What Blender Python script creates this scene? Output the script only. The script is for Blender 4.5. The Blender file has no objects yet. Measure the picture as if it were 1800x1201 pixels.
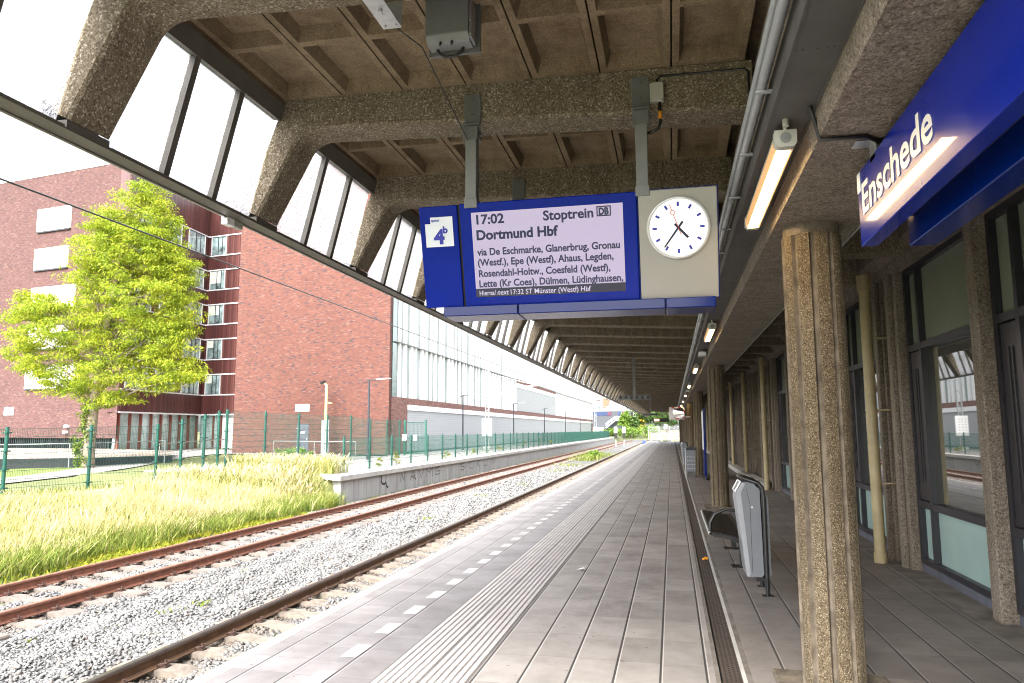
import bpy, math, random
import numpy as np
from mathutils import Vector, Matrix
random.seed(7)
rng = np.random.default_rng(11)
C = bpy.context.scene.collection
SC = bpy.context.scene
R = math.radians
# ------------------------------------------------------------------ camera, world, sun, exposure
EYE = 1.62
psi, th, ro, FPX = 0.215225, 0.120993, -0.003095, 1276.2
fw = Vector((-math.sin(psi)*math.cos(th), math.cos(psi)*math.cos(th), math.sin(th)))
rt = Vector((math.cos(psi), math.sin(psi), 0)); up = rt.cross(fw)
r2 = rt*math.cos(ro)+up*math.sin(ro); u2 = -rt*math.sin(ro)+up*math.cos(ro)
cam = bpy.data.objects.new('camera', bpy.data.cameras.new('camera')); C.objects.link(cam)
cam.matrix_world = Matrix(((r2.x, u2.x, -fw.x, 0), (r2.y, u2.y, -fw.y, 0), (r2.z, u2.z, -fw.z, EYE), (0, 0, 0, 1)))
cam.data.sensor_width = 36; cam.data.lens = FPX/1800*36
cam.data.clip_start = 0.05; cam.data.clip_end = 2000
cam.data.dof.use_dof = True; cam.data.dof.focus_distance = 5.6; cam.data.dof.aperture_fstop = 6.3
SC.camera = cam
SUN_EL, SUN_AZ = R(43), R(193)          # azimuth clockwise from +Y
w = bpy.data.worlds.new('World'); SC.world = w; w.use_nodes = True
nt = w.node_tree; bg = nt.nodes['Background']
sky = nt.nodes.new('ShaderNodeTexSky'); sky.sky_type = 'NISHITA'; sky.sun_disc = False
sky.sun_elevation = SUN_EL; sky.sun_rotation = SUN_AZ; sky.air_density = 1.0; sky.dust_density = 4.0
hs = nt.nodes.new('ShaderNodeHueSaturation'); hs.inputs['Saturation'].default_value = 0.22
nt.links.new(sky.outputs[0], hs.inputs['Color']); nt.links.new(hs.outputs[0], bg.inputs['Color'])
bg.inputs['Strength'].default_value = 0.15
sl = bpy.data.lights.new('sun', 'SUN'); sl.energy = .8; sl.angle = R(16); sl.color = (1, .95, .87)
so = bpy.data.objects.new('sun', sl); C.objects.link(so)
sd = Vector((math.sin(SUN_AZ)*math.cos(SUN_EL), math.cos(SUN_AZ)*math.cos(SUN_EL), math.sin(SUN_EL)))
so.rotation_euler = sd.to_track_quat('Z', 'Y').to_euler()
vs = SC.view_settings; vs.view_transform = 'Standard'; vs.look = 'None'; vs.gamma = 1.0; vs.use_curve_mapping = False
vs.exposure = 2.7
SC.render.engine = 'CYCLES'
SC.cycles.max_bounces = 10; SC.cycles.diffuse_bounces = 6; SC.cycles.glossy_bounces = 4
SC.cycles.transparent_max_bounces = 16; SC.cycles.sample_clamp_indirect = 6.0
SC.cycles.use_denoising = True
SC.cycles.filter_width = 1.05

# ------------------------------------------------------------------ material helpers
def newmat(name):
    m = bpy.data.materials.new(name); m.use_nodes = True
    n = m.node_tree; b = n.nodes['Principled BSDF']
    return m, n, b
def node(n, t, **kw):
    x = n.nodes.new('ShaderNode'+t)
    ins = {q.name: q for q in x.inputs}
    for k, v in kw.items():
        if k not in ins: setattr(x, k, v)
    for k, v in kw.items():
        if k in ins:
            q = [z for z in x.inputs if z.name == k][0]
            if isinstance(v, bpy.types.NodeSocket): n.links.new(v, q)
            else: q.default_value = v
    return x
def math_(n, op, a, b=None, c=None):
    x = n.nodes.new('ShaderNodeMath'); x.operation = op
    for i, v in enumerate((a, b, c)):
        if v is None: continue
        if isinstance(v, bpy.types.NodeSocket): n.links.new(v, x.inputs[i])
        else: x.inputs[i].default_value = v
    return x.outputs[0]
def ramp(n, fac, stops, interp='LINEAR'):
    x = n.nodes.new('ShaderNodeValToRGB'); x.color_ramp.interpolation = interp
    e = x.color_ramp.elements
    while len(e) < len(stops): e.new(0.5)
    for i, (p, c) in enumerate(stops):
        e[i].position = p; e[i].color = (*c, 1) if len(c) == 3 else c
    n.links.new(fac, x.inputs[0]); return x.outputs[0]
def mixc(n, fac, a, b, bt='MIX'):
    x = n.nodes.new('ShaderNodeMix'); x.data_type = 'RGBA'; x.blend_type = bt
    for i, v in ((0, fac), (6, a), (7, b)):
        if isinstance(v, bpy.types.NodeSocket): n.links.new(v, x.inputs[i])
        elif i == 0: x.inputs[0].default_value = v
        else: x.inputs[i].default_value = (*v, 1)
    return x.outputs[2]
def pos(n): return n.nodes.new('ShaderNodeNewGeometry').outputs['Position']
def xyz(n, v):
    s = n.nodes.new('ShaderNodeSeparateXYZ'); n.links.new(v, s.inputs[0]); return s.outputs
def comb(n, x, y, z):
    s = n.nodes.new('ShaderNodeCombineXYZ')
    for i, v in enumerate((x, y, z)):
        if isinstance(v, bpy.types.NodeSocket): n.links.new(v, s.inputs[i])
        else: s.inputs[i].default_value = v
    return s.outputs[0]
def noise(n, v, scale, detail=4, rough=.6):
    return node(n, 'TexNoise', Vector=v, Scale=scale, Detail=detail, Roughness=rough).outputs[0]
def bump(n, b, h, strength, dist=.01):
    x = node(n, 'Bump', Strength=strength, Distance=dist, Height=h); n.links.new(x.outputs[0], b.inputs['Normal'])
def plain(name, col, rough=.6, metal=0., var=.12, scale=6., spec=.5, bmp=0., coat=0.):
    m, n, b = newmat(name); p = pos(n)
    f = noise(n, p, scale)
    c1 = tuple(max(0, x*(1-var)) for x in col); c2 = tuple(min(1, x*(1+var)) for x in col)
    n.links.new(ramp(n, f, [(.3, c1), (.7, c2)]), b.inputs['Base Color'])
    b.inputs['Roughness'].default_value = rough; b.inputs['Metallic'].default_value = metal
    b.inputs['Specular IOR Level'].default_value = spec; b.inputs['Coat Weight'].default_value = coat; b.inputs['Coat Roughness'].default_value = .03
    if bmp: bump(n, b, noise(n, p, scale*12), bmp)
    return m
def aggregate(name, stops, scale=75, bstr=.5, stain=.35, stains=(.45, .40, .33), rough=.85, pits=0.):
    m, n, b = newmat(name); p = pos(n)
    wv = node(n, 'TexVoronoi', Vector=p, Scale=scale, Randomness=1.0)
    r = xyz(n, wv.outputs['Color'])[0]
    c = ramp(n, r, stops)
    big = noise(n, p, 1.3, 6, .65)
    c = mixc(n, math_(n, 'MULTIPLY', ramp(n, big, [(.42, (0, 0, 0)), (.72, (1, 1, 1))]), stain), c, stains, 'MULTIPLY')
    px = xyz(n, p); sk = noise(n, comb(n, math_(n, 'MULTIPLY', px[0], 7.), math_(n, 'MULTIPLY', px[1], 7.), math_(n, 'MULTIPLY', px[2], .7)), 1.2, 5, .7)
    c = mixc(n, .45, c, ramp(n, sk, [(.34, (.42, .38, .33)), (.56, (1, 1, 1))]), 'MULTIPLY')
    fine = noise(n, p, 240, 3)
    c = mixc(n, .5, c, ramp(n, fine, [(.3, (.45, .45, .45)), (.7, (1, 1, 1))]), 'MULTIPLY')
    if pits:
        c = mixc(n, pits, c, ramp(n, noise(n, p, 48, 3, .5), [(.36, (.25, .2, .15)), (.46, (1, 1, 1))]), 'MULTIPLY')
    n.links.new(c, b.inputs['Base Color']); b.inputs['Roughness'].default_value = rough
    b.inputs['Specular IOR Level'].default_value = .3
    h = math_(n, 'SUBTRACT', math_(n, 'MULTIPLY', r, .6), wv.outputs['Distance'])
    bump(n, b, h, bstr, .006)
    return m
def glow(name, col, strength, base=(.8, .8, .8), rough=.3):
    m, n, b = newmat(name); b.inputs['Base Color'].default_value = (*base, 1)
    b.inputs['Emission Color'].default_value = (*col, 1); b.inputs['Emission Strength'].default_value = strength
    b.inputs['Roughness'].default_value = rough
    return m
def brick(name, stops, w=.22, h=.068, bstr=.25):
    m, n, b = newmat(name); x, y, z = xyz(n, pos(n))
    u = math_(n, 'ADD', x, y)
    row = math_(n, 'FLOOR', math_(n, 'DIVIDE', z, h))
    uu = math_(n, 'ADD', math_(n, 'DIVIDE', u, w), math_(n, 'MULTIPLY', math_(n, 'MODULO', row, 2.0), .5))
    cell = comb(n, math_(n, 'FLOOR', uu), row, 0.)
    wn = node(n, 'TexWhiteNoise', Vector=cell, noise_dimensions='2D')
    c = ramp(n, wn.outputs['Value'], stops, 'LINEAR')
    fu = math_(n, 'FRACT', uu); fv = math_(n, 'FRACT', math_(n, 'DIVIDE', z, h))
    mo = math_(n, 'MAXIMUM', math_(n, 'LESS_THAN', fu, .055), math_(n, 'LESS_THAN', fv, .16))
    c = mixc(n, math_(n, 'MULTIPLY', mo, .8), c, (.115, .065, .052))
    c = mixc(n, .3, c, ramp(n, noise(n, pos(n), .5, 5), [(.3, (.6, .6, .6)), (.7, (1, 1, 1))]), 'MULTIPLY')
    n.links.new(c, b.inputs['Base Color']); b.inputs['Roughness'].default_value = .85
    b.inputs['Specular IOR Level'].default_value = .25
    bump(n, b, mo, -bstr, .01)
    return m
def rail_rust(n, c, p):   # brown iron dust on the stones close to each rail
    x = xyz(n, p)[0]; nz = noise(n, p, 3.5)
    d = math_(n, 'MINIMUM', math_(n, 'ABSOLUTE', math_(n, 'ADD', x, 5.45)), math_(n, 'MINIMUM', math_(n, 'ABSOLUTE', math_(n, 'ADD', x, 4.0)), math_(n, 'MINIMUM', math_(n, 'ABSOLUTE', math_(n, 'ADD', x, 8.78)), math_(n, 'ABSOLUTE', math_(n, 'ADD', x, 10.2)))))
    f = ramp(n, math_(n, 'ADD', d, math_(n, 'MULTIPLY', nz, .4)), [(.22, (1, 1, 1)), (.62, (0, 0, 0))])
    return mixc(n, math_(n, 'MULTIPLY', f, .8), c, (.66, .50, .36), 'MULTIPLY')
def leaf_patches(n, c, p):   # greener, darker sprays: hue variation with the crown's inner shade put in
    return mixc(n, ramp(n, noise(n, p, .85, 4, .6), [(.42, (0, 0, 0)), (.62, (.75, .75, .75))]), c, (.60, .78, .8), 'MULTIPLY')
def grass_patches(n, c, p):   # browner and greener patches of the verge
    return mixc(n, ramp(n, noise(n, p, .7, 5, .65), [(.46, (0, 0, 0)), (.62, (.8, .8, .8))]), c, (.74, .84, .50), 'MULTIPLY')
def island(name, stops, rough=.8, trans=0., spec=.3, bmp=0., tint=None):
    m, n, b = newmat(name); g = n.nodes.new('ShaderNodeNewGeometry')
    c = ramp(n, g.outputs['Random Per Island'], stops)
    n.links.new(c, b.inputs['Base Color']); b.inputs['Roughness'].default_value = rough
    b.inputs['Specular IOR Level'].default_value = spec
    if tint: c = tint(n, c, g.outputs['Position']); n.links.new(c, b.inputs['Base Color'])
    if bmp: bump(n, b, noise(n, g.outputs['Position'], 90), bmp)
    if trans:
        t = node(n, 'BsdfTranslucent', Color=c); mx = node(n, 'MixShader', Fac=trans)
        n.links.new(b.outputs[0], mx.inputs[1]); n.links.new(t.outputs[0], mx.inputs[2])
        n.links.new(mx.outputs[0], n.nodes['Material Output'].inputs[0])
    return m

M = {}
M['rib'] = aggregate('exposed_aggregate', [(0, (.11, .087, .055)), (.25, (.175, .142, .094)), (.70, (.235, .195, .135)), (.90, (.32, .275, .205)), (1, (.52, .47, .39))], 105, .5)
M['rib2'] = aggregate('exposed_aggregate_beam', [(0, (.14, .115, .09)), (.3, (.215, .18, .145)), (.75, (.275, .235, .19)), (1, (.38, .335, .275))], 120, .6, pits=.5)
M['colag'] = aggregate('golden_aggregate', [(0, (.05, .038, .022)), (.22, (.12, .09, .055)), (.65, (.20, .152, .093)), (.90, (.27, .22, .145)), (1, (.46, .40, .30))], 195, .8, .4)
M['colrib'] = plain('smooth_column_rib', (.135, .112, .085), .85, var=.45, scale=9, bmp=.3, spec=.2)
M['panel'] = aggregate('coffer_concrete', [(0, (.175, .128, .076)), (.5, (.26, .198, .122)), (1, (.34, .265, .17))], 190, .25, .75, (.48, .40, .32))
M['dkmetal'] = plain('dark_bronze_frame', (.095, .088, .072), .5, var=.15)
M['strip'] = plain('dark_grey_sheet', (.075, .072, .068), .55, var=.2, scale=4)
M['greymetal'] = plain('grey_painted_steel', (.17, .18, .17), .5, var=.12)
M['greymetal2'] = plain('dark_grey_painted_steel', (.115, .122, .115), .45, var=.12)
M['boxgrey'] = plain('pale_grey_plastic', (.36, .36, .31), .45, var=.06)
M['galv'] = plain('galvanised_steel', (.45, .47, .48), .35, .75, var=.12, scale=20)
M['conduit'] = plain('grey_conduit', (.33, .35, .36), .4, .3, var=.1)
M['black'] = plain('black_powder_coat', (.012, .012, .013), .32, var=.2)
M['rubber'] = plain('dark_joint', (.015, .014, .012), .9)
M['blue'] = plain('deep_blue_enamel', (.001, .013, .22), .16, var=.04, spec=.16)
M['bluesign'] = plain('glossy_blue_sign', (.001, .013, .22), .24, var=.04, spec=.12, coat=.35)
M['blue2'] = plain('dark_blue_enamel', (.001, .011, .11), .14, var=.05, spec=.16)
M['silver'] = plain('beige_silver_panel', (.265, .258, .24), .3, .25, var=.03, scale=2)
M['binGrey'] = plain('grey_bin_plastic', (.13, .14, .155), .38, var=.06, scale=5)
M['binLight'] = plain('light_grey_bin_plastic', (.26, .27, .29), .35, var=.05)
M['cream'] = plain('cream_painted_pipe', (.33, .27, .15), .5, var=.15, scale=5)
M['white'] = plain('white_paint', (.78, .78, .77), .5, var=.05)
M['offwhite'] = plain('off_white_facade', (.46, .47, .46), .6, var=.05, scale=.5)
M['alu'] = plain('white_aluminium', (.7, .71, .72), .4, .2, var=.04)
M['winframe'] = plain('anthracite_window_frame', (.018, .018, .024), .4, var=.15)
M['slate'] = plain('slate_blue_plinth', (.085, .09, .115), .6, var=.2)
M['greenpost'] = plain('dark_green_post', (.008, .075, .055), .4, var=.15)
M['greenwire'] = plain('dark_green_wire', (.012, .075, .055), .45)
M['rust'] = plain('rusty_rail', (.215, .085, .052), .75, var=.28, scale=7, bmp=.4)
M['railweb'] = plain('brown_rail_web', (.13, .068, .036), .7, var=.3, scale=6, bmp=.3)
M['railhead'] = plain('worn_rail_head', (.13, .105, .095), .33, .8, var=.2, scale=12)
M['rusthead'] = plain('rusty_rail_head', (.26, .125, .085), .6, .2, var=.25, scale=12)
M['clip'] = plain('rusty_clip', (.062, .032, .024), .7, var=.3, scale=30)
M['sleeper'] = plain('concrete_sleeper', (.19, .16, .13), .9, var=.35, scale=7, bmp=.5)
M['sleeper2'] = plain('weathered_sleeper', (.18, .15, .132), .9, var=.3, scale=5, bmp=.5)
M['concrete'] = plain('pale_concrete', (.43, .415, .385), .9, var=.18, scale=3, bmp=.3)
M['path'] = plain('pale_path_paving', (.26, .24, .23), .9, var=.1, scale=2)
M['soil'] = plain('dry_soil', (.22, .19, .09), .95, var=.3, scale=3)
M['lawn'] = plain('mown_lawn', (.13, .17, .035), .95, var=.3, scale=2.5, bmp=.8)
M['ground'] = plain('verge_ground', (.13, .145, .05), .95, var=.3, scale=1.5)
M['pebble'] = aggregate('pebble_slope', [(0, (.2, .16, .12)), (.5, (.42, .35, .28)), (1, (.62, .55, .47))], 8, .6, .2)
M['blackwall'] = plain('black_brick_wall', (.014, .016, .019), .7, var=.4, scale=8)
M['trunk'] = plain('ivy_grey_bark', (.20, .16, .12), .95, var=.35, scale=9, bmp=.8)
M['beige'] = plain('beige_mast_paint', (.62, .48, .22), .5)
M['lampdark'] = plain('anthracite_lamp_post', (.022, .026, .036), .4)
M['red'] = plain('red_reflective', (.55, .03, .025), .5)
M['yellow'] = plain('yellow_paint', (.75, .48, .03), .5)
M['orange'] = plain('orange_peel', (.75, .30, .02), .6)
M['text_dark'] = plain('dark_lettering', (.006, .012, .055), .6, var=0)
M['text_blue'] = plain('blue_lettering', (.012, .02, .32), .5, var=0)
M['text_white'] = glow('brightened_lettering', (1, .93, .80), .05, (.48, .45, .39))  # faint emission added to brighten the cream letters, which are not lit
M['scrtext'] = glow('screen_pale_lettering', (.62, .55, .75), .17, (.05, .05, .05))
M['screen'] = glow('lilac_screen', (.62, .53, .74), .125, (.05, .045, .055), .3)
M['scrband'] = plain('screen_dark_band', (.008, .01, .035), .3, var=0)
M['dial'] = glow('clock_dial', (1, .99, .93), .085, (.8, .8, .77))
M['bezel'] = plain('clear_bezel', (.50, .51, .51), .15, .2, var=.02, coat=.5)
M['signface'] = plain('white_sign_square', (.66, .70, .76), .4, var=.02)
M['tube'] = glow('lit_tube', (1, .68, .32), 6.0)
M['diffuser'] = glow('warm_diffuser', (1, .50, .18), .11, (.40, .31, .19), .2)
M['gravel'] = island('ballast_stone', [(0, (.12, .118, .12)), (.35, (.165, .163, .163)), (.75, (.21, .208, .205)), (.93, (.26, .255, .24)), (1, (.17, .13, .105))], .85, bmp=.4, tint=rail_rust)
M['straw'] = island('straw_grass', [(0, (.38, .32, .13)), (.5, (.56, .48, .23)), (1, (.70, .61, .37))], .8, .25, tint=grass_patches)
M['seed'] = island('seed_heads', [(0, (.52, .44, .25)), (.5, (.64, .55, .35)), (1, (.72, .63, .44))], .85, .3, tint=grass_patches)
M['green'] = island('fresh_grass', [(0, (.08, .13, .015)), (.5, (.16, .215, .03)), (1, (.27, .29, .06))], .7, .3)
M['weedy'] = island('yellow_green_weeds', [(0, (.17, .22, .02)), (.6, (.30, .31, .025)), (1, (.38, .33, .04))], .7, .3)
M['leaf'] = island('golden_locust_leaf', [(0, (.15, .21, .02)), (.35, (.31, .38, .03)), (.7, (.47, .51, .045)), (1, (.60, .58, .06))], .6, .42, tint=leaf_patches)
M['leafdark'] = island('dark_green_leaf', [(0, (.035, .075, .02)), (.5, (.07, .13, .03)), (1, (.13, .2, .05))], .6, .3)
M['leafmid'] = island('mid_green_leaf', [(0, (.08, .16, .02)), (.5, (.16, .27, .04)), (1, (.28, .38, .08))], .6, .3)
M['ivy'] = island('ivy_leaf', [(0, (.07, .12, .015)), (1, (.22, .29, .04))], .6, .2)
M['brick'] = brick('red_brick', [(0, (.035, .03, .04)), (.07, (.065, .044, .047)), (.12, (.105, .042, .034)), (.5, (.122, .049, .038)), (.85, (.138, .058, .045)), (.96, (.15, .07, .056)), (1, (.17, .095, .08))], .2, .062)
M['brick2'] = brick('pink_brown_brick', [(0, (.045, .034, .038)), (.12, (.082, .044, .044)), (.6, (.10, .051, .048)), (.9, (.118, .064, .06)), (1, (.15, .10, .09))], .2, .062)

# paving of the platform: 0.3 m lanes along the platform, tile joints across, drips and stains
def paving(name, col, lane0, lane, tl, joint=.012, dark=(.05, .048, .045)):
    m, n, b = newmat(name); p = pos(n); x, y, z = xyz(n, p)
    lx = math_(n, 'DIVIDE', math_(n, 'SUBTRACT', x, lane0), lane); li = math_(n, 'FLOOR', lx); lf = math_(n, 'FRACT', lx)
    off = node(n, 'TexWhiteNoise', W=li, noise_dimensions='1D').outputs['Value']
    ly = math_(n, 'ADD', math_(n, 'DIVIDE', y, tl), math_(n, 'MULTIPLY', off, .12)); lj = math_(n, 'FRACT', ly)
    wn = node(n, 'TexWhiteNoise', Vector=comb(n, li, math_(n, 'FLOOR', ly), 0.), noise_dimensions='2D').outputs['Value']
    c1 = tuple(v*.86 for v in col); c2 = tuple(v*1.12 for v in col)
    c = ramp(n, wn, [(0, c1), (1, c2)])
    c = mixc(n, .62, c, ramp(n, noise(n, p, 2.2, 8, .7), [(.34, (.55, .53, .51)), (.60, (1, 1, 1))]), 'MULTIPLY')
    c = mixc(n, .5, c, ramp(n, noise(n, p, 160, 2), [(.3, (.6, .6, .6)), (.7, (1, 1, 1))]), 'MULTIPLY')
    st = node(n, 'TexVoronoi', Vector=p, Scale=3.2).outputs['Distance']
    st2 = math_(n, 'ADD', st, math_(n, 'MULTIPLY', noise(n, p, 30), .1))
    c = mixc(n, .5, c, ramp(n, st2, [(.10, (.35, .33, .32)), (.14, (1, 1, 1))]), 'MULTIPLY')
    gv = node(n, 'TexVoronoi', Vector=p, Scale=7.5); gd = math_(n, 'ADD', gv.outputs['Distance'], math_(n, 'MULTIPLY', noise(n, p, 55), .08))
    gum = math_(n, 'MULTIPLY', math_(n, 'LESS_THAN', gd, .115), math_(n, 'LESS_THAN', xyz(n, gv.outputs['Color'])[0], .42))
    c = mixc(n, math_(n, 'MULTIPLY', gum, .6), c, (.05, .047, .045))
    j1 = math_(n, 'LESS_THAN', lf, joint/lane*1.3)
    j2 = math_(n, 'LESS_THAN', lj, joint*.32/tl)
    c = mixc(n, j2, c, tuple(v*.42 for v in col))
    c = mixc(n, j1, c, dark)
    j3 = math_(n, 'MULTIPLY', math_(n, 'GREATER_THAN', lf, joint/lane*1.3), math_(n, 'LESS_THAN', lf, joint/lane*2.0))
    c = mixc(n, math_(n, 'MULTIPLY', j3, .5), c, tuple(min(1, v*1.9) for v in col))
    n.links.new(c, b.inputs['Base Color']); b.inputs['Roughness'].default_value = .62
    b.inputs['Specular IOR Level'].default_value = .35
    h = math_(n, 'ADD', math_(n, 'MULTIPLY', math_(n, 'MAXIMUM', j1, j2), -1.), math_(n, 'MULTIPLY', noise(n, p, 60), .25))
    bump(n, b, h, .5, .005)
    return m
M['paveL'] = paving('platform_paving_edge', (.245, .23, .232), -.13, .305, .313)
M['pave'] = paving('platform_paving', (.315, .29, .27), -.13, .30, .60)
M['paveR'] = paving('walkway_paving', (.225, .20, .183), 1.55, .289, .60)
M['tactile'] = plain('pale_tactile_paving', (.41, .385, .375), .7, var=.14, scale=5, bmp=.3)
M['edgewhite'] = plain('white_platform_edge', (.36, .335, .30), .75, var=.16, scale=8)
M['dash'] = plain('pale_dash_tile', (.36, .35, .35), .7, var=.18, scale=8)

def drainmat():
    m, n, b = newmat('rusty_drain_grating'); p = pos(n); x, y, z = xyz(n, p)
    a = math_(n, 'FRACT', math_(n, 'MULTIPLY', x, 34.)); c_ = math_(n, 'FRACT', math_(n, 'ADD', math_(n, 'MULTIPLY', y, 22.), math_(n, 'MULTIPLY', math_(n, 'FLOOR', math_(n, 'MULTIPLY', x, 34.)), .5)))
    hole = math_(n, 'MULTIPLY', math_(n, 'LESS_THAN', a, .5), math_(n, 'LESS_THAN', c_, .6))
    c = mixc(n, hole, ramp(n, noise(n, p, 9, 5), [(.3, (.055, .04, .032)), (.7, (.105, .08, .064))]), (.012, .009, .008))
    n.links.new(c, b.inputs['Base Color']); b.inputs['Roughness'].default_value = .7; b.inputs['Metallic'].default_value = .2
    bump(n, b, hole, -.8, .008)
    return m
M['drain'] = drainmat()
def hammered():
    m, n, b = newmat('hammered_wired_glass'); p = pos(n)
    h = noise(n, p, 60, 2)
    bn = node(n, 'Bump', Strength=.9, Distance=.03, Height=h)
    fl = ramp(n, noise(n, p, 55, 2), [(.30, (.40, .40, .44)), (.48, (.66, .66, .70))])
    t = node(n, 'BsdfTranslucent', Color=fl); n.links.new(bn.outputs[0], t.inputs['Normal'])
    tr = node(n, 'BsdfTransparent', Color=(.66, .66, .69, 1))
    mx = node(n, 'MixShader', Fac=.5); n.links.new(t.outputs[0], mx.inputs[2]); n.links.new(tr.outputs[0], mx.inputs[1])
    g = node(n, 'BsdfGlossy', Roughness=.2); mx2 = node(n, 'MixShader', Fac=.06)
    n.links.new(mx.outputs[0], mx2.inputs[1]); n.links.new(g.outputs[0], mx2.inputs[2])
    n.links.new(mx2.outputs[0], n.nodes['Material Output'].inputs[0])
    return m
M['hammered'] = hammered()
def pane(name, col, ior=1.55, rough=.02, var=.2, spec=.6, bmp=.0):
    m = plain(name, col, rough, var=var, scale=1.2, spec=spec)
    n = m.node_tree; b = n.nodes['Principled BSDF']; b.inputs['IOR'].default_value = ior
    if bmp: bump(n, b, noise(n, pos(n), .8, 1), bmp, .02)
    return m
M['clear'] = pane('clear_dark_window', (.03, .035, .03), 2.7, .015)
M['frost'] = pane('grey_green_frosted_film', (.17, .195, .15), 1.5, .22, .1)
M['teal'] = pane('pale_teal_frosted_panel', (.30, .42, .40), 1.5, .18, .07)
M['office'] = pane('office_window_glass', (.20, .27, .27), 2.0, .03, .9)
M['entry'] = pane('pale_teal_entrance_glass', (.36, .45, .44), 1.8, .06, .3)
def facade_glass():
    m, n, b = newmat('pale_facade_glass'); x, y, z = xyz(n, pos(n))
    cell = comb(n, math_(n, 'FLOOR', math_(n, 'DIVIDE', y, 1.3)), math_(n, 'FLOOR', math_(n, 'DIVIDE', math_(n, 'SUBTRACT', z, 3.86), 3.8)), 0.)
    wn = node(n, 'TexWhiteNoise', Vector=cell, noise_dimensions='2D').outputs['Value']
    c = ramp(n, wn, [(0, (.10, .17, .16)), (.16, (.20, .27, .26)), (.4, (.32, .37, .37)), (1, (.42, .45, .46))])  # blind tones per pane, with the sky's reflection put into the pale base
    n.links.new(c, b.inputs['Base Color']); b.inputs['Roughness'].default_value = .03; b.inputs['IOR'].default_value = 1.6
    return m
M['facade'] = facade_glass()
M['hallbrick'] = brick('pale_pink_brick', [(0, (.11, .06, .055)), (.15, (.19, .095, .08)), (.6, (.23, .115, .098)), (1, (.29, .17, .145))], .2, .062)
def cladding():
    m, n, b = newmat('dark_red_timber_cladding'); x, y, z = xyz(n, pos(n))
    u = math_(n, 'MULTIPLY', math_(n, 'ADD', x, y), 5.5)
    wn = node(n, 'TexWhiteNoise', W=math_(n, 'FLOOR', u), noise_dimensions='1D').outputs['Value']
    c = ramp(n, wn, [(0, (.055, .018, .017)), (.6, (.085, .028, .025)), (1, (.12, .045, .038))])
    g = math_(n, 'LESS_THAN', math_(n, 'FRACT', u), .14)
    c = mixc(n, g, c, (.02, .008, .008))
    n.links.new(c, b.inputs['Base Color']); b.inputs['Roughness'].default_value = .38
    bump(n, b, g, -.6, .02)
    return m
M['clad'] = cladding()
M['louvre'] = plain('pale_louvre', (.56, .57, .57), .5, var=.04, scale=1)
def louvre():
    m, n, b = newmat('ribbed_metal_panels'); x, y, z = xyz(n, pos(n))
    f = math_(n, 'FRACT', math_(n, 'MULTIPLY', z, 6.))
    v = math_(n, 'LESS_THAN', math_(n, 'FRACT', math_(n, 'DIVIDE', y, 4.2)), .012)
    c = mixc(n, math_(n, 'LESS_THAN', f, .22), (.36, .37, .38), (.29, .30, .32)); c = mixc(n, v, c, (.3, .3, .32))
    n.links.new(c, b.inputs['Base Color']); b.inputs['Roughness'].default_value = .5
    bump(n, b, f, .4, .02)
    return m
M['ribbed'] = louvre()
def streaked():
    m, n, b = newmat('streaked_platform_wall'); x, y, z = xyz(n, pos(n))
    f = noise(n, comb(n, 0., math_(n, 'MULTIPLY', y, 2.2), math_(n, 'MULTIPLY', z, .25)), 1.6, 6, .7)
    c = ramp(n, f, [(.3, (.24, .235, .225)), (.5, (.36, .35, .34)), (.7, (.47, .46, .45))])
    top = ramp(n, math_(n, 'ADD', z, math_(n, 'MULTIPLY', f, .35)), [(0, (1, 1, 1)), (.04, (.75, .74, .70))])
    c = mixc(n, 1., c, top, 'MULTIPLY')
    n.links.new(c, b.inputs['Base Color']); b.inputs['Roughness'].default_value = .9
    return m
M['streak'] = streaked()
def mirrormat():
    m, n, b = newmat('convex_mirror'); b.inputs['Metallic'].default_value = 1; b.inputs['Roughness'].default_value = .02
    b.inputs['Base Color'].default_value = (.85, .87, .86, 1); return m
M['mirror'] = mirrormat()
def redwhite():
    m, n, b = newmat('red_white_stripes'); x, y, z = xyz(n, pos(n))
    f = math_(n, 'LESS_THAN', math_(n, 'FRACT', math_(n, 'MULTIPLY', math_(n, 'ADD', x, z), 3.)), .5)
    n.links.new(mixc(n, f, (.75, .73, .7), (.6, .04, .03)), b.inputs['Base Color']); return m
M['redwhite'] = redwhite()

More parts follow.
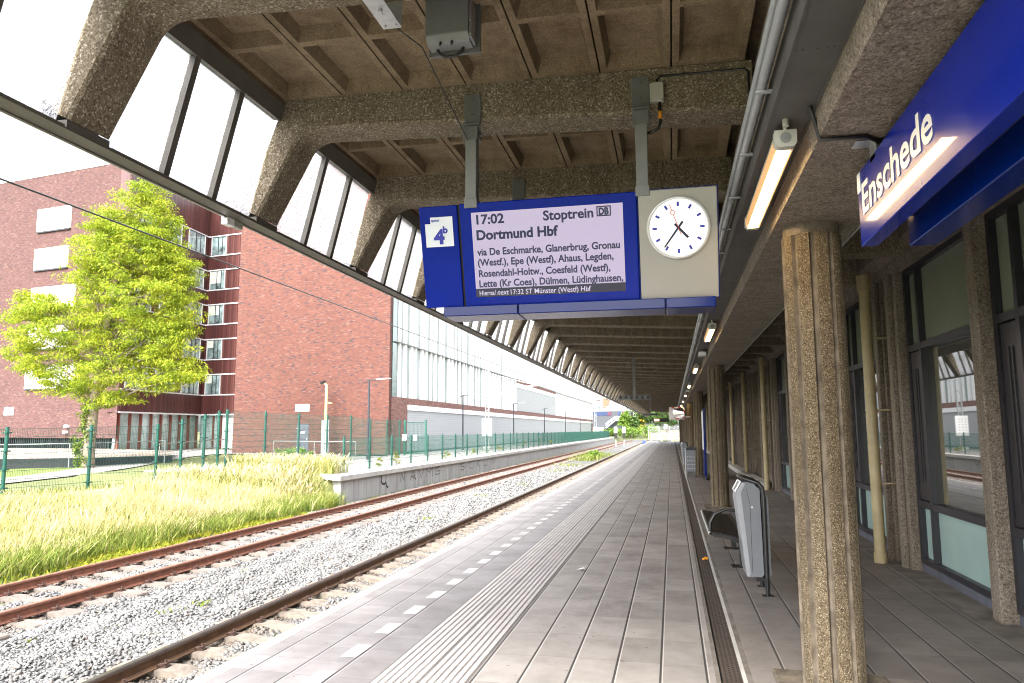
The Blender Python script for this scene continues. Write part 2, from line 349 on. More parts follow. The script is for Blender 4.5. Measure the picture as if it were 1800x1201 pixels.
# ------------------------------------------------------------------ mesh helpers
def worldloc(o):
    v = Vector((0, 0, 0))
    while o is not None: v += o.location; o = o.parent
    return v
class MB:
    def __init__(s): s.v = []; s.f = []; s.m = []; s.s = []
    def add(s, vs, fs, m=0, sm=False):
        k = len(s.v); s.v += [tuple(p) for p in vs]
        for f in fs: s.f.append(tuple(i+k for i in f)); s.m.append(m); s.s.append(sm)
        return s
    def box(s, x0, y0, z0, x1, y1, z1, m=0):
        x0, x1 = sorted((x0, x1)); y0, y1 = sorted((y0, y1)); z0, z1 = sorted((z0, z1))
        return s.add([(x0, y0, z0), (x1, y0, z0), (x1, y1, z0), (x0, y1, z0), (x0, y0, z1), (x1, y0, z1), (x1, y1, z1), (x0, y1, z1)],
              [(0, 3, 2, 1), (4, 5, 6, 7), (0, 1, 5, 4), (1, 2, 6, 5), (2, 3, 7, 6), (3, 0, 4, 7)], m)
    def obox(s, c, ax, ay, az, m=0):
        c, ax, ay, az = map(Vector, (c, ax, ay, az)); v = []
        for k in (-1, 1):
            for i, j in ((-1, -1), (1, -1), (1, 1), (-1, 1)): v.append(c+ax*i+ay*j+az*k)
        return s.add(v, [(0, 3, 2, 1), (4, 5, 6, 7), (0, 1, 5, 4), (1, 2, 6, 5), (2, 3, 7, 6), (3, 0, 4, 7)], m)
    def prism(s, poly, fn, a, b, m=0, sm=False):
        n = len(poly); v = [fn(p, a) for p in poly]+[fn(p, b) for p in poly]
        s.add(v, [tuple(range(n)), tuple(range(2*n-1, n-1, -1))], m)
        return s.add(v, [(i, i+n, (i+1) % n+n, (i+1) % n) for i in range(n)], m, sm)
    def tube(s, pts, r, n=8, m=0, caps=True, sm=True):
        pts = [Vector(p) for p in pts]; rr = r if isinstance(r, (list, tuple)) else [r]*len(pts)
        rings = []; prev = None
        for i, p in enumerate(pts):
            d = (pts[min(i+1, len(pts)-1)]-pts[max(i-1, 0)]).normalized()
            a = prev if prev is not None else (Vector((0, 0, 1)) if abs(d.z) < .9 else Vector((1, 0, 0)))
            a = (a-d*a.dot(d)).normalized(); b = d.cross(a); prev = a
            rings.append([p+a*rr[i]*math.cos(2*math.pi*k/n)+b*rr[i]*math.sin(2*math.pi*k/n) for k in range(n)])
        v = [q for g in rings for q in g]; f = []
        for i in range(len(pts)-1):
            for k in range(n): f.append((i*n+k, i*n+(k+1) % n, (i+1)*n+(k+1) % n, (i+1)*n+k))
        s.add(v, f, m, sm)
        if caps:
            s.add(rings[0], [tuple(range(n-1, -1, -1))], m); s.add(rings[-1], [tuple(range(n))], m)
        return s
    def build(s, name, mats, parent=None, bevel=0., seg=2):
        me = bpy.data.meshes.new(name); off = worldloc(parent) if parent else Vector((0, 0, 0))
        me.from_pydata([(p[0]-off.x, p[1]-off.y, p[2]-off.z) for p in s.v], [], s.f)
        if not isinstance(mats, (list, tuple)): mats = [mats]
        for x in mats: me.materials.append(M[x] if isinstance(x, str) else x)
        me.polygons.foreach_set('material_index', s.m); me.polygons.foreach_set('use_smooth', s.s)
        me.update()
        o = bpy.data.objects.new(name, me); C.objects.link(o)
        if parent: o.parent = parent
        if bevel:
            b = o.modifiers.new('bevel', 'BEVEL'); b.width = bevel; b.segments = seg; b.limit_method = 'ANGLE'; b.angle_limit = R(40)
        return o
def tag(o, label=None, cat=None, group=None, kind=None):
    if label: o['label'] = label
    if cat: o['category'] = cat
    if group: o['group'] = group
    if kind: o['kind'] = kind
    return o
def thing(name, loc, label, cat, group=None, kind=None):
    o = bpy.data.objects.new(name, None); C.objects.link(o); o.location = loc; o.empty_display_size = .2
    return tag(o, label, cat, group, kind)
def copy_tree(o, parent=None, loc=None):
    c = o.copy(); C.objects.link(c)
    if parent is not None: c.parent = parent
    if loc is not None: c.location = loc
    for ch in list(o.children): copy_tree(ch, c)
    return c
def struct(name, mb, mats, **kw): return tag(mb.build(name, mats, **kw), kind='structure')
XZ = lambda p, t: (p[0], t, p[1])
YZ = lambda p, t: (t, p[0], p[1])
XY = lambda p, t: (p[0], p[1], t)
ORD = 'first second third fourth fifth sixth seventh eighth ninth tenth eleventh twelfth thirteenth fourteenth fifteenth sixteenth'.split()
def np_mesh(name, V, F, mats, midx=None, parent=None, tri=False):
    """V (n,3), F (m,k) arrays -> one mesh object"""
    me = bpy.data.meshes.new(name); k = F.shape[1]
    me.vertices.add(len(V)); me.vertices.foreach_set('co', V.astype(np.float32).ravel())
    me.loops.add(F.size); me.loops.foreach_set('vertex_index', F.astype(np.int32).ravel())
    me.polygons.add(len(F)); me.polygons.foreach_set('loop_start', np.arange(0, F.size, k, dtype=np.int32))
    me.polygons.foreach_set('loop_total', np.full(len(F), k, dtype=np.int32))
    for x in mats: me.materials.append(M[x])
    if midx is not None: me.polygons.foreach_set('material_index', midx.astype(np.int32))
    me.update(calc_edges=True); me.validate()
    o = bpy.data.objects.new(name, me); C.objects.link(o)
    if parent: o.parent = parent
    return o
_cap = [None]
def text_mb(body, W, H, place, bold=.012, shear=0.):
    """flat lettering: W wide, capitals H high; place(u, v) maps to 3D (u right, v up from the baseline)"""
    def mk(t):
        cu = bpy.data.curves.new('lettering', 'FONT'); cu.body = t; cu.size = 1; cu.offset = bold; cu.resolution_u = 4; cu.fill_mode = 'FRONT'; cu.shear = shear
        ob = bpy.data.objects.new('lettering', cu); me = bpy.data.meshes.new_from_object(ob)
        v = np.array([q.co[:] for q in me.vertices]); f = [tuple(p.vertices) for p in me.polygons]
        bpy.data.objects.remove(ob); bpy.data.curves.remove(cu); bpy.data.meshes.remove(me)
        return v, f
    if _cap[0] is None: _cap[0] = mk('H')[0][:, 1].max()
    v, f = mk(body)
    x0, x1 = v[:, 0].min(), v[:, 0].max()
    sx = W/(x1-x0); sy = H/_cap[0]
    b = MB(); b.add([place((p[0]-x0)*sx, p[1]*sy) for p in v], f); return b
# ------------------------------------------------------------------ ground, platforms, paths
def sst(a, b, t):
    t = np.clip((t-a)/(b-a), 0, 1); return t*t*(3-2*t)
def HT(x, y):
    x = np.asarray(x, float); y = np.asarray(y, float)
    base = -.35+.32*sst(26, 44, y)
    out = -.98+(base+.98)*sst(-11.2, -17.5, x)
    plat = sst(20, 25.6, y)*sst(-12.3, -13.2, x)
    out = out*(1-plat)+np.minimum(base, -.05)*plat
    out = np.where((y > 25.0) & (x < -11.9), -.06, out)
    out = np.where(x > -11.2, -1.0, out)
    out = np.where((x < -23) & (y > 25.0), base, out)
    return out
xs = np.unique(np.concatenate([np.linspace(-700, -60, 14), np.arange(-60, -30, 2.), np.arange(-30, -10, .5), [-11.9, -11.21, -11.19], np.linspace(-8, 500, 14)]))
ys = np.unique(np.concatenate([np.linspace(-60, 0, 6), np.arange(0, 30, .6), [25.01], np.arange(30, 62, 2.), np.linspace(64, 1500, 20)]))
gx, gy = np.meshgrid(xs, ys); V = np.stack([gx, gy, HT(gx, gy)], -1).reshape(-1, 3)
nx, ny = len(xs), len(ys); ii = (np.arange(ny-1)[:, None]*nx+np.arange(nx-1)[None, :]).ravel()
tag(np_mesh('ground', V, np.stack([ii, ii+1, ii+1+nx, ii+nx], 1), ['ground']), kind='structure')
def drape(name, left, right, mat, lift, n=24):
    b = MB(); L = np.array(left, float); Rr = np.array(right, float); t = np.linspace(0, 1, n)
    def samp(P):
        d = np.concatenate([[0], np.cumsum(np.linalg.norm(np.diff(P, axis=0), axis=1))]); d /= d[-1]
        return np.stack([np.interp(t, d, P[:, 0]), np.interp(t, d, P[:, 1])], 1)
    A = samp(L); B = samp(Rr); k = 6; v = []
    for i in range(n):
        for j in range(k+1):
            q = A[i]+(B[i]-A[i])*j/k; v.append((q[0], q[1], float(HT(q[0], q[1]))+lift))
    b.add(v, [(i*(k+1)+j, i*(k+1)+j+1, (i+1)*(k+1)+j+1, (i+1)*(k+1)+j) for i in range(n-1) for j in range(k)])
    return struct(name, b, mat)
drape('path', [(-28.5, 14), (-27.1, 25.2), (-29.5, 32.2), (-33.9, 40.9), (-40.0, 46.5)], [(-23, 14), (-24.3, 22.6), (-25.1, 25.9), (-27.0, 33.1), (-29.5, 40), (-31, 46)], 'path', .05)
drape('lawn', [(-36, 14), (-35.5, 30), (-34, 35), (-36, 40)], [(-28.4, 14), (-27.1, 25.2), (-29.5, 32.2), (-33.9, 40.9)], 'lawn', .03)
drape('forecourt', [(-40.0, 46.9), (-41.2, 57.5)], [(-17.8, 43.5), (-18, 45.2)], 'path', .06)

# station platform
pb = MB(); pb.box(-3.06, -4, -.30, 2.95, 104, -.012); pb.box(-2.62, -4, -1.3, 2.95, 104, -.302)
struct('platform_base', pb, 'concrete')
def sheet(name, x0, x1, y0, y1, z, mat):
    return struct(name, MB().add([(x0, y0, z), (x1, y0, z), (x1, y1, z), (x0, y1, z)], [(0, 1, 2, 3)]), mat)
eb = MB(); eb.box(-3.125, -4, -.13, -3.0, 104, .002)
struct('platform_edge', eb, 'edgewhite', bevel=.012)
sheet('platform_paving_edge', -2.998, -1.955, -4, 104, 0, 'paveL')
sheet('platform_paving', -1.955, .232, -4, 104, 0, 'pave')
M['tactbase'] = plain('tactile_groove', (.13, .12, .115), .85, var=.2)
sheet('tactile_base', -1.952, -1.338, -4, 104, .0008, 'tactbase')
sheet('walkway_paving', .468, 2.95, -4, 104, 0, 'paveR')
dm = MB()
y = 5.07-.626*14
while y < 96:
    dm.add([(-2.385, y, .004), (-2.262, y, .004), (-2.262, y+.312, .004), (-2.385, y+.312, .004)], [(0, 1, 2, 3)]); y += .626
struct('platform_dashes', dm, 'dash')
tb = MB()
for i in range(12):
    x0 = -1.945+i*.0492+(.012 if i > 5 else 0)
    y = -4.+.0
    while y < 96:
        L = .302 if y < 16 else 4.2
        tb.prism([(x0, .001), (x0+.004, .0065), (x0+.036, .0065), (x0+.040, .001)], XZ, y+.004, y+L-.004); y += L
struct('tactile_strip', tb, 'tactile')
M['gutter'] = plain('dirty_gutter_concrete', (.15, .13, .11), .9, var=.4, scale=4)
db = MB(); db.box(.232, -4, -.03, .262, 104, .003, 2); db.box(.262, -4, -.03, .272, 104, -.012, 2); db.box(.405, -4, -.03, .430, 104, .003, 1); db.box(.430, -4, -.03, .468, 104, .001, 2); db.box(.272, -4, -.03, .405, 104, -.006, 0)
struct('drainage_channel', db, ['drain', 'concrete', 'gutter'])
kb = MB(); kb.box(2.30, 21.5, .0, 2.6, 60, .16); struct('walkway_kerb', kb, 'concrete', bevel=.01)
sheet('wall_gutter', 2.47, 2.79, -4, 104, .004, 'gutter')

# far platform
fp = MB(); fp.prism([(-11.58, 24.35), (-11.58, 150), (-21.4, 150), (-21.4, 26.2), (-13.6, 26.2)], XY, -1.15, -.16, 0)
fp.prism([(-11.44, 24.0), (-11.44, 150), (-11.9, 150), (-11.9, 24.9), (-13.7, 26.5), (-14.0, 26.1)], XY, -.155, .012, 1)
fp.prism([(-11.905, 24.95), (-11.905, 150), (-21.4, 150), (-21.4, 26.5), (-13.75, 26.5)], XY, -.15, .0, 2)
struct('far_platform', fp, ['streak', 'concrete', 'path'], bevel=.0)
sheet('far_platform_stripe', -13.5, -13.05, 27, 150, .006, 'edgewhite')

# ------------------------------------------------------------------ ballast
bx = np.concatenate([np.arange(-11.7, -3.0, .15)]); by = np.concatenate([np.arange(-1, 40, .3), np.arange(40, 190, 3.)])
gx, gy = np.meshgrid(bx, by)
def BH(x, y):
    z = -.985+.018*np.sin(x*9+y*2.1)+.012*np.sin(y*5.3-x*3)
    z += .035*np.exp(-((x+7.2)/1.0)**2)*np.clip((15-y)/30+.7, .3, 1)
    return z
V = np.stack([gx, gy, BH(gx, gy)], -1).reshape(-1, 3); nx, ny = len(bx), len(by)
ii = (np.arange(ny-1)[:, None]*nx+np.arange(nx-1)[None, :]).ravel()
M['bed'] = aggregate('ballast_bed', [(0, (.06, .06, .06)), (.4, (.15, .148, .146)), (.85, (.23, .225, .22)), (1, (.30, .29, .28))], 22, 1.0, .15)
tag(np_mesh('ballast_bed', V, np.stack([ii, ii+1, ii+1+nx, ii+nx], 1), ['bed']), kind='structure')
def stones(n, x0, x1, y0, y1, s0, s1, ypow=1.):
    x = rng.uniform(x0, x1, n); y = y0+(y1-y0)*rng.random(n)**ypow
    # inside the picture only, and not on sleepers' tops
    base = np.array([[1, 0, 0], [0, 1, 0], [-1, 0, 0], [0, -1, 0], [0, 0, 1], [0, 0, -1], [.62, .62, .55], [-.62, .62, .5], [-.62, -.62, .55], [.62, -.62, .5]], float)
    fc = np.array([[6, 0, 1], [0, 6, 4], [1, 4, 6], [7, 1, 2], [1, 7, 4], [2, 4, 7], [8, 2, 3], [2, 8, 4], [3, 4, 8], [9, 3, 0], [3, 9, 4], [0, 4, 9], [1, 0, 5], [2, 1, 5], [3, 2, 5], [0, 3, 5]])
    s = rng.uniform(s0, s1, n)*(.7+.6*rng.random(n))
    sc = np.stack([s*rng.uniform(.8, 1.35, n), s*rng.uniform(.6, 1., n), s*rng.uniform(.45, .8, n)], 1)
    P = base[None]*(1+rng.uniform(-.28, .28, (n, 10, 3)))*sc[:, None, :]
    a = rng.uniform(0, 6.283, n); t = rng.uniform(-.7, .7, n)
    ca, sa, ct, st = np.cos(a), np.sin(a), np.cos(t), np.sin(t)
    X = P[..., 0]; Y = P[..., 1]*ct[:, None]-P[..., 2]*st[:, None]; Z = P[..., 1]*st[:, None]+P[..., 2]*ct[:, None]
    V = np.stack([X*ca[:, None]-Y*sa[:, None]+x[:, None], X*sa[:, None]+Y*ca[:, None]+y[:, None], Z+(BH(x, y)+s*.35)[:, None]], -1).reshape(-1, 3)
    F = (fc[None]+(np.arange(n)*10)[:, None, None]).reshape(-1, 3)
    return V, F
def vis_stones(n, *a):
    return stones(n, *a)
parts = [stones(24000, -9.4, -3.3, 3.4, 9, .019, .029), stones(40000, -11.2, -3.3, 8, 17, .021, .031), stones(26000, -11.3, -3.4, 16, 30, .030, .042), stones(15000, -11.4, -3.4, 29, 55, .042, .056)]
k = 0; VV = []; FF = []
for v, f in parts: VV.append(v); FF.append(f+k); k += len(v)
tag(np_mesh('ballast_stones', np.concatenate(VV), np.concatenate(FF), ['gravel']), 'grey crushed stone ballast between and around the rails', 'ballast', kind='stuff')

# ------------------------------------------------------------------ railway tracks
def rail_mb(xc, zt=-.76, y0=-2, y1=165):
    b = MB()
    head = [(-.035, -.04), (.035, -.04), (.036, -.012), (.026, -.001), (-.026, -.001), (-.036, -.012)]
    b.prism([(xc+p[0], zt+p[1]) for p in head[::1]], XZ, y0, y1, 1)
    web = [(-.07, -.159), (.07, -.159), (.07, -.148), (.014, -.128), (.009, -.041), (-.009, -.041), (-.014, -.128), (-.07, -.148)]
    b.prism([(xc+p[0], zt+p[1]) for p in web], XZ, y0, y1, 0)
    return b
def track(xa, xb, label, webm, headm, slm, name='railway_track'):
    xc = (xa+xb)/2; root = thing(name, (xc, 0, -.93), label, 'railway track', 'parallel railway tracks')
    for x in (xa, xb): rail_mb(x).build('rail', [webm, headm], root)
    def sleeper(y, parent):
        b = MB(); prof = [(-1.28, -.12), (-1.26, .0), (-1.1, .012), (-.45, .012), (-.3, -.022), (.3, -.022), (.45, .012), (1.1, .012), (1.26, 0), (1.28, -.12)]
        b.prism([(xc+p[0], -.932+p[1]) for p in prof], XZ, y-.13, y+.13)
        o = b.build('sleeper', slm, parent, bevel=.025)
        for x in (xa, xb):
            for s in (-1, 1):
                c = MB()
                c.box(x+s*.075, y-.045, -.92, x+s*.15, y+.045, -.905)
                c.tube([(x+s*.055, y-.06, -.895), (x+s*.09, y-.07, -.872), (x+s*.135, y-.03, -.88), (x+s*.145, y+.02, -.868), (x+s*.09, y+.07, -.872), (x+s*.055, y+.06, -.895)], .009, 6)
                c.tube([(x+s*.112, y, -.92), (x+s*.112, y, -.845)], .014, 6)
                c.build('rail_clip', 'clip', o)
        return o
    s0 = sleeper(2.2, root)
    for k in range(1, 72): copy_tree(s0, root, s0.location+Vector((0, .63*k, 0)))
    b = MB()
    for k in range(72, 250): 
        y = 2.2+.63*k; b.box(xc-1.28, y-.13, -1.05, xc+1.28, y+.13, -.925)
    tag(b.build('distant_sleepers', slm, root), kind='stuff')
    return root
track(-5.55, -4.045, 'railway track next to the station platform with dark worn rails', 'railweb', 'railhead', 'sleeper')
track(-10.29, -8.785, 'rusty red-brown railway track beside the dry grass and far platform', 'rust', 'rusthead', 'sleeper2')

# ------------------------------------------------------------------ canopy
PITCH = 1.817; YR = lambda k: 3.1+PITCH*k
NR0, NR1 = -1, 52; TH = .31
canopy = thing('platform_canopy', (-1.2, 3.1, 3.2), 'long concrete platform canopy with bent aggregate ribs, coffered ceiling and glazed edge', 'canopy')
inner = [(-3.095, 3.270), (-2.800, 3.815)]
# rounded inner knee
knee = []
A = Vector((-2.800, 3.815)); B = Vector((-2.585, 3.934)); K = Vector((-2.735, 3.941))
for i in range(9):
    t = i/8; q = A*(1-t)**2+K*2*t*(1-t)+B*t*t; knee.append((q.x, q.y))
outer = [(.60, 3.78), (.60, 4.115), (-2.90, 4.19), (-2.935, 4.06), (-3.205, 3.325)]
prof = [inner[0]]+knee+outer[:1]+outer[1:]
def rib_mb(y):
    ch = .018; b = MB(); n = len(prof)
    cx = sum(p[0] for p in prof)/n
    # chamfered front and back arris on the inner (lower) edge
    nin = len(knee)+2
    def inset(d):
        out = []
        for i, p in enumerate(prof):
            if i < nin:
                a = Vector(prof[max(i-1, 0)]); c = Vector(prof[min(i+1, nin-1)]); t = (c-a).normalized(); nrm = Vector((-t.y, t.x))
                out.append((p[0]+nrm.x*d, p[1]+nrm.y*d))
            else: out.append(p)
        return out
    P1 = inset(ch)
    loops = [[(p[0], y, p[1]) for p in P1], [(p[0], y+ch, p[1]) for p in prof], [(p[0], y+TH-ch, p[1]) for p in prof], [(p[0], y+TH, p[1]) for p in P1]]
    v = [q for l in loops for q in l]; f = [tuple(range(n-1, -1, -1)), tuple(range(3*n, 4*n))]
    for l in range(3):
        for i in range(n): f.append((l*n+i, l*n+(i+1) % n, (l+1)*n+(i+1) % n, (l+1)*n+i))
    b.add(v, f); return b
rib0 = rib_mb(YR(0)).build('rib', 'rib', canopy)
for k in range(NR0, NR1+1):
    if k: copy_tree(rib0, canopy, rib0.location+Vector((0, PITCH*k, 0)))
PX = [-2.895+.4935*i for i in range(8)]
def zc(x): return 4.185+(x+2.9)*(-.0195)
def panels_mb(y):
    b = MB(); ya, yb = y+TH+.004, y+PITCH-.004; ym = (ya+yb)/2
    for i in range(7):
        xa, xb = PX[i]+.006, PX[i+1]-.006
        def P(x, yy, dz=0): return (x, yy, zc(x)+dz)
        X = [xa, xa+.046, xb-.046, xb]; Yv = [ya, ya+.05, ym-.028, ym+.028, yb-.05, yb]
        g = {}; v = []; f = []
        for iy, yy in enumerate(Yv):
            for ix, xx in enumerate(X): g[ix, iy] = len(v); v.append(P(xx, yy))
        for iy in range(5):
            for ix in range(3):
                q = (g[ix, iy], g[ix, iy+1], g[ix+1, iy+1], g[ix+1, iy])
                if ix == 1 and iy in (1, 3):
                    o = [v[j] for j in q]; cxm = sum(p[0] for p in o)/4; cym = sum(p[1] for p in o)/4; k = len(v)
                    for p in o: v.append((p[0]+(.03 if p[0] < cxm else -.03), p[1]+(.03 if p[1] < cym else -.03), p[2]+.095))
                    for j in range(4): f.append((q[j], q[(j+1) % 4], k+(j+1) % 4, k+j))
                    f.append((k, k+1, k+2, k+3))
                else: f.append(q)
        # outer sides and roof side
        k = len(v)
        for xx, yy in ((xa, ya), (xb, ya), (xb, yb), (xa, yb)): v.append(P(xx, yy, .13))
        c = [g[0, 0], g[3, 0], g[3, 5], g[0, 5]]
        for j in range(4): f.append((c[j], c[(j+1) % 4], k+(j+1) % 4, k+j))
        f.append((k+3, k+2, k+1, k))
        b.add(v, f)
    b.box(-2.985, ya, zc(-2.9)-.035, -2.893, yb, zc(-2.9)+.10)
    return b
pan0 = panels_mb(YR(0)).build('coffered_panel', 'panel', canopy)
GB = Vector((-3.152, 0, 3.243)); GT = Vector((-2.955, 0, 4.035))     # glazing plane, bottom and top
gdir = (GT-GB).normalized(); gnr = Vector((-gdir.z, 0, gdir.x))      # outward normal
def glaze_mb(y):
    ya, yb = y+TH+.003, y+PITCH-.003; fr = MB(); gl = MB()
    t = (GB+GT)/2; fr.obox((GT.x+.02, (ya+yb)/2, GT.z+.055), gdir*.065, (0, (yb-ya)/2, 0), gnr*.035)
    for i in (1, 2):
        yc = ya+(yb-ya)*i/3
        fr.obox((t.x, yc, t.z), gdir*((GT-GB).length/2+.005), (0, .026, 0), gnr*.03)
    a = GB+gnr*.012; c = GT+gnr*.012
    for i in range(3):
        y0 = ya+(yb-ya)*i/3+.004; y1 = ya+(yb-ya)*(i+1)/3-.004
        gl.add([(a.x, y0, a.z), (a.x, y1, a.z), (c.x, y1, c.z), (c.x, y0, c.z)], [(0, 1, 2, 3)])
    return fr, gl
fr, gl = glaze_mb(YR(0)); fr0 = fr.build('glazing_frame', 'dkmetal', canopy); gl0 = gl.build('glass_pane', 'hammered', canopy)
for k in range(NR0, NR1):
    if k:
        d = Vector((0, PITCH*k, 0))
        for o in (pan0, fr0, gl0): copy_tree(o, canopy, o.location+d)
eb = MB(); yend = YR(NR1)+TH
for k in range(NR0, NR1):
    eb.obox((-3.15, YR(k)+TH+(PITCH-TH)/2, 3.228), (.055, 0, .0), (0, (PITCH-TH)/2-.012, 0), (0, 0, .0055), 0)
eb.box(-3.235, YR(NR0), 3.205, -3.226, yend, 3.30, 1); eb.box(-3.226, YR(NR0), 3.205, -3.208, yend, 3.23, 0); eb.box(-3.208, YR(NR0), 3.212, -3.095, yend, 3.2222, 0)
for k in range(NR0, NR1+1): eb.box(-3.2080, YR(k)+.004, 3.2225, -3.10, YR(k)+TH-.004, 3.268, 0); eb.box(-3.2255, YR(k)-.05, 3.228, -3.2085, YR(k)+TH+.03, 3.37, 0)
eb.build('edge_beam', ['dkmetal', 'galv'], canopy)
rb = MB(); rb.prism([(-2.93, 4.34), (-2.93, 4.40), (3.0, 4.28), (3.0, 4.22)], XZ, YR(NR0), yend)
rb.build('roof_slab', 'panel', canopy)
bb = MB(); bb.prism([(.70, 2.95), (.69, 2.99), (.69, 3.62), (.62, 3.72), (.62, 4.09), (1.24, 4.07), (1.24, 2.95)], XZ, -9, yend, 0)
M['soffit'] = M['rib2']
bb.build('longitudinal_beam', 'soffit', canopy)
jb = MB()
tr = MB(); tr.box(1.243, YR(NR0), 2.948, 1.262, yend, 3.02); tr.build('beam_edge_strip', 'galv', canopy)
# walkway side: short dark ribs and ceiling between the beam and the building
wc = MB(); wc.add([(1.24, -9, 3.96), (2.9, -9, 3.96), (2.9, yend, 3.96), (1.24, yend, 3.96)], [(0, 1, 2, 3)])
wc.build('walkway_ceiling', 'panel', canopy)
sr0 = MB().box(1.243, YR(0), 3.56, 2.6, YR(0)+.30, 3.958).build('walkway_rib', 'rib', canopy)
for k in range(NR0, NR1+1):
    if k: copy_tree(sr0, canopy, sr0.location+Vector((0, PITCH*k, 0)))

# ------------------------------------------------------------------ columns
CX, CR = .935, .186
clab = ['big fluted concrete column nearest the camera under the blue station sign', 'second fluted concrete column, rising behind the black bench',
        'third fluted column, standing right behind the studded grey bin', 'fourth fluted column, next to the convex traffic mirror',
        'fifth fluted column counted along the row from the camera', 'sixth fluted column counted along the row from the camera', 'seventh fluted column counted along the row from the camera', 'last fluted column at the far end of the row']
def column():
    y = 5.02; root = thing('fluted_column', (CX, y, 0), clab[0], 'column', 'fluted columns carrying the canopy', 'thing')
    NP = 10; ag = MB(); rbm = MB()
    def pt(a, r, z): return (CX+r*math.cos(a), y+r*math.sin(a), z)
    da = 2*math.pi/NP; z0, z1 = .035, 2.875
    nz = 1
    for i in range(NP):
        a0 = i*da+R(4); A = [a0+da*t for t in (0, .07, .24, .32)]          # smooth groove between the aggregate faces
        rs = [CR, CR-.027, CR-.022, CR-.004]
        v = [pt(a, r, z) for z in (z0, z1) for a, r in zip(A, rs)]
        rbm.add(v, [(j, j+1, j+5, j+4) for j in range(3)])
        Bv = [a0+da*t for t in (.32, .53, .78, 1.0)]; rs = [CR-.004, CR-.001, CR-.001, CR]
        v = [pt(a, r, z) for z in (z0, z1) for a, r in zip(Bv, rs)]
        ag.add(v, [(j, j+1, j+5, j+4) for j in range(3)])
    ag.build('shaft', 'colag', root); rbm.build('flute_ribs', 'colrib', root)
    cp = MB(); cp.tube([(CX, y, 2.872), (CX, y, 2.96)], CR-.012, 28, sm=True); cp.build('capital', 'colrib', root)
    pl = MB(); pl.box(CX-.33, y-.3, 0, CX+.36, y+.3, .04); pl.build('plinth', 'colrib', root, bevel=.012)
    return root
col0 = column()
for k in range(1, 8):
    c = copy_tree(col0, None, Vector((CX, 5.02+10.9*k, 0))); c['label'] = clab[k]

# ------------------------------------------------------------------ station building along the walkway
WX = 2.78
station = thing('station_building', (WX, 10, 0), 'station building front with tall dark framed windows between aggregate pilasters', 'station building')
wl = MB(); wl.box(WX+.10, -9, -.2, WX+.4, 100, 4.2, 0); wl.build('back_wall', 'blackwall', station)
li = MB(); li.prism([(2.50, 3.70), (2.50, 3.95), (2.95, 3.95), (2.95, 3.49), (2.62, 3.49), (2.60, 3.60)], XZ, -3, 100)
li.build('lintel', 'rib2', station)
ph = MB(); ph.box(WX-.02, -3, 0, WX+.09, 100, .10); ph.build('plinth', 'slate', station)
PB = 5.45
def window_set(y0, y1, narrow_far=True):
    """framed bay from y0 (near) to y1 (far): narrow vent column at the far side"""
    f = MB(); t = .065; x0, x1 = WX-.035, WX+.05
    za, zb, zt, zh = .10, .765, 2.545, 3.49
    ym = y1-.46
    f.box(x0, y0, za, x1, y0+t, zh); f.box(x0, y1-t, za, x1, y1, zh)
    for z in (za, zh-t): f.box(x0-.002, y0+t, z, x1, y1-t, z+t)
    for z in (zb-.035, zt-.035): f.box(x0-.002, y0+t, z, x1, y1-t, z+t+.01)
    f.box(x0-.004, ym-.03, za+t, x1, ym+.03, zh-t)
    # tall vent panel with pull slot in the narrow column
    f.box(WX-.02, ym+.05, zb+.06, WX+.0, y1-t-.02, zt-.05); f.box(WX-.032, ym+.15, zb+.25, WX-.02, ym+.17, zt-.25); f.box(WX-.032, ym+.22, zb+.25, WX-.02, ym+.24, zt-.25)
    w = f.build('window', 'winframe', station)
    g = MB(); gx = WX+.025
    def q(ya, yb, a, b_, m): g.add([(gx, ya, a), (gx, ya, b_), (gx, yb, b_), (gx, yb, a)], [(0, 1, 2, 3)], m)
    for a, b_, m in ((za+.01, zb, 1), (zb, zt, 0), (zt, zh-.01, 2)):
        q(y0+.01, ym, a, b_, m)
        q(ym, y1-.01, a, b_, m)
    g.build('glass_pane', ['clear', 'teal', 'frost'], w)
    return w
wf = window_set(7.18, 9.36); wn_ = window_set(4.85, 6.98)
fin0 = MB().box(2.63, 6.985, 0, WX+.1, 7.175, 3.60).build('fin', 'rib2', station, bevel=.012)
def wide_mb(yc):
    b = MB(); b.box(2.66, yc-.44, 0, WX+.1, yc-.16, 3.58); b.box(2.66, yc+.16, 0, WX+.1, yc+.44, 3.58); b.box(2.70, yc-.16, 0, WX+.1, yc+.16, 3.58)
    b.box(2.60, yc-.34, 0, 2.66, yc-.22, 3.58); b.box(2.60, yc+.22, 0, 2.66, yc+.34, 3.58)
    return b
wide0 = wide_mb(9.83).build('pilaster', 'rib2', station, bevel=.012)
M['gblock'] = plain('dull_amber_glass_block', (.30, .23, .13), .25, var=.3, scale=3)
# lattice bays of framed glass blocks
def lattice(y0, y1):
    b = MB(); g = MB(); n = max(2, round((y1-y0)/.24)); m = 11
    for i in range(n+1): yy = y0+(y1-y0)*i/n; b.box(WX-.05, yy-.022, .35, WX+.05, yy+.022, 3.45)
    for j in range(m+1): z = .35+(3.1)*j/m; b.box(WX-.045, y0, z-.02, WX+.05, y1, z+.02)
    b.box(WX-.05, y0, .10, WX+.06, y1, .33)
    o = b.build('lattice_screen', 'colrib', station)
    g.box(WX, y0, .34, WX+.03, y1, 3.44); g.build('glass_block', 'gblock', o); return o
for k in range(-2, 17):
    d = Vector((0, PB*k, 0))
    if k: copy_tree(fin0, station, fin0.location+d); copy_tree(wide0, station, wide0.location+d)
    if k in (3, 4): continue
    if k:
        copy_tree(wf, station, wf.location+d); copy_tree(wn_, station, wn_.location+d)
for k in (3, 4):
    lattice(4.85+PB*k, 6.98+PB*k); lattice(7.18+PB*k, 9.36+PB*k)
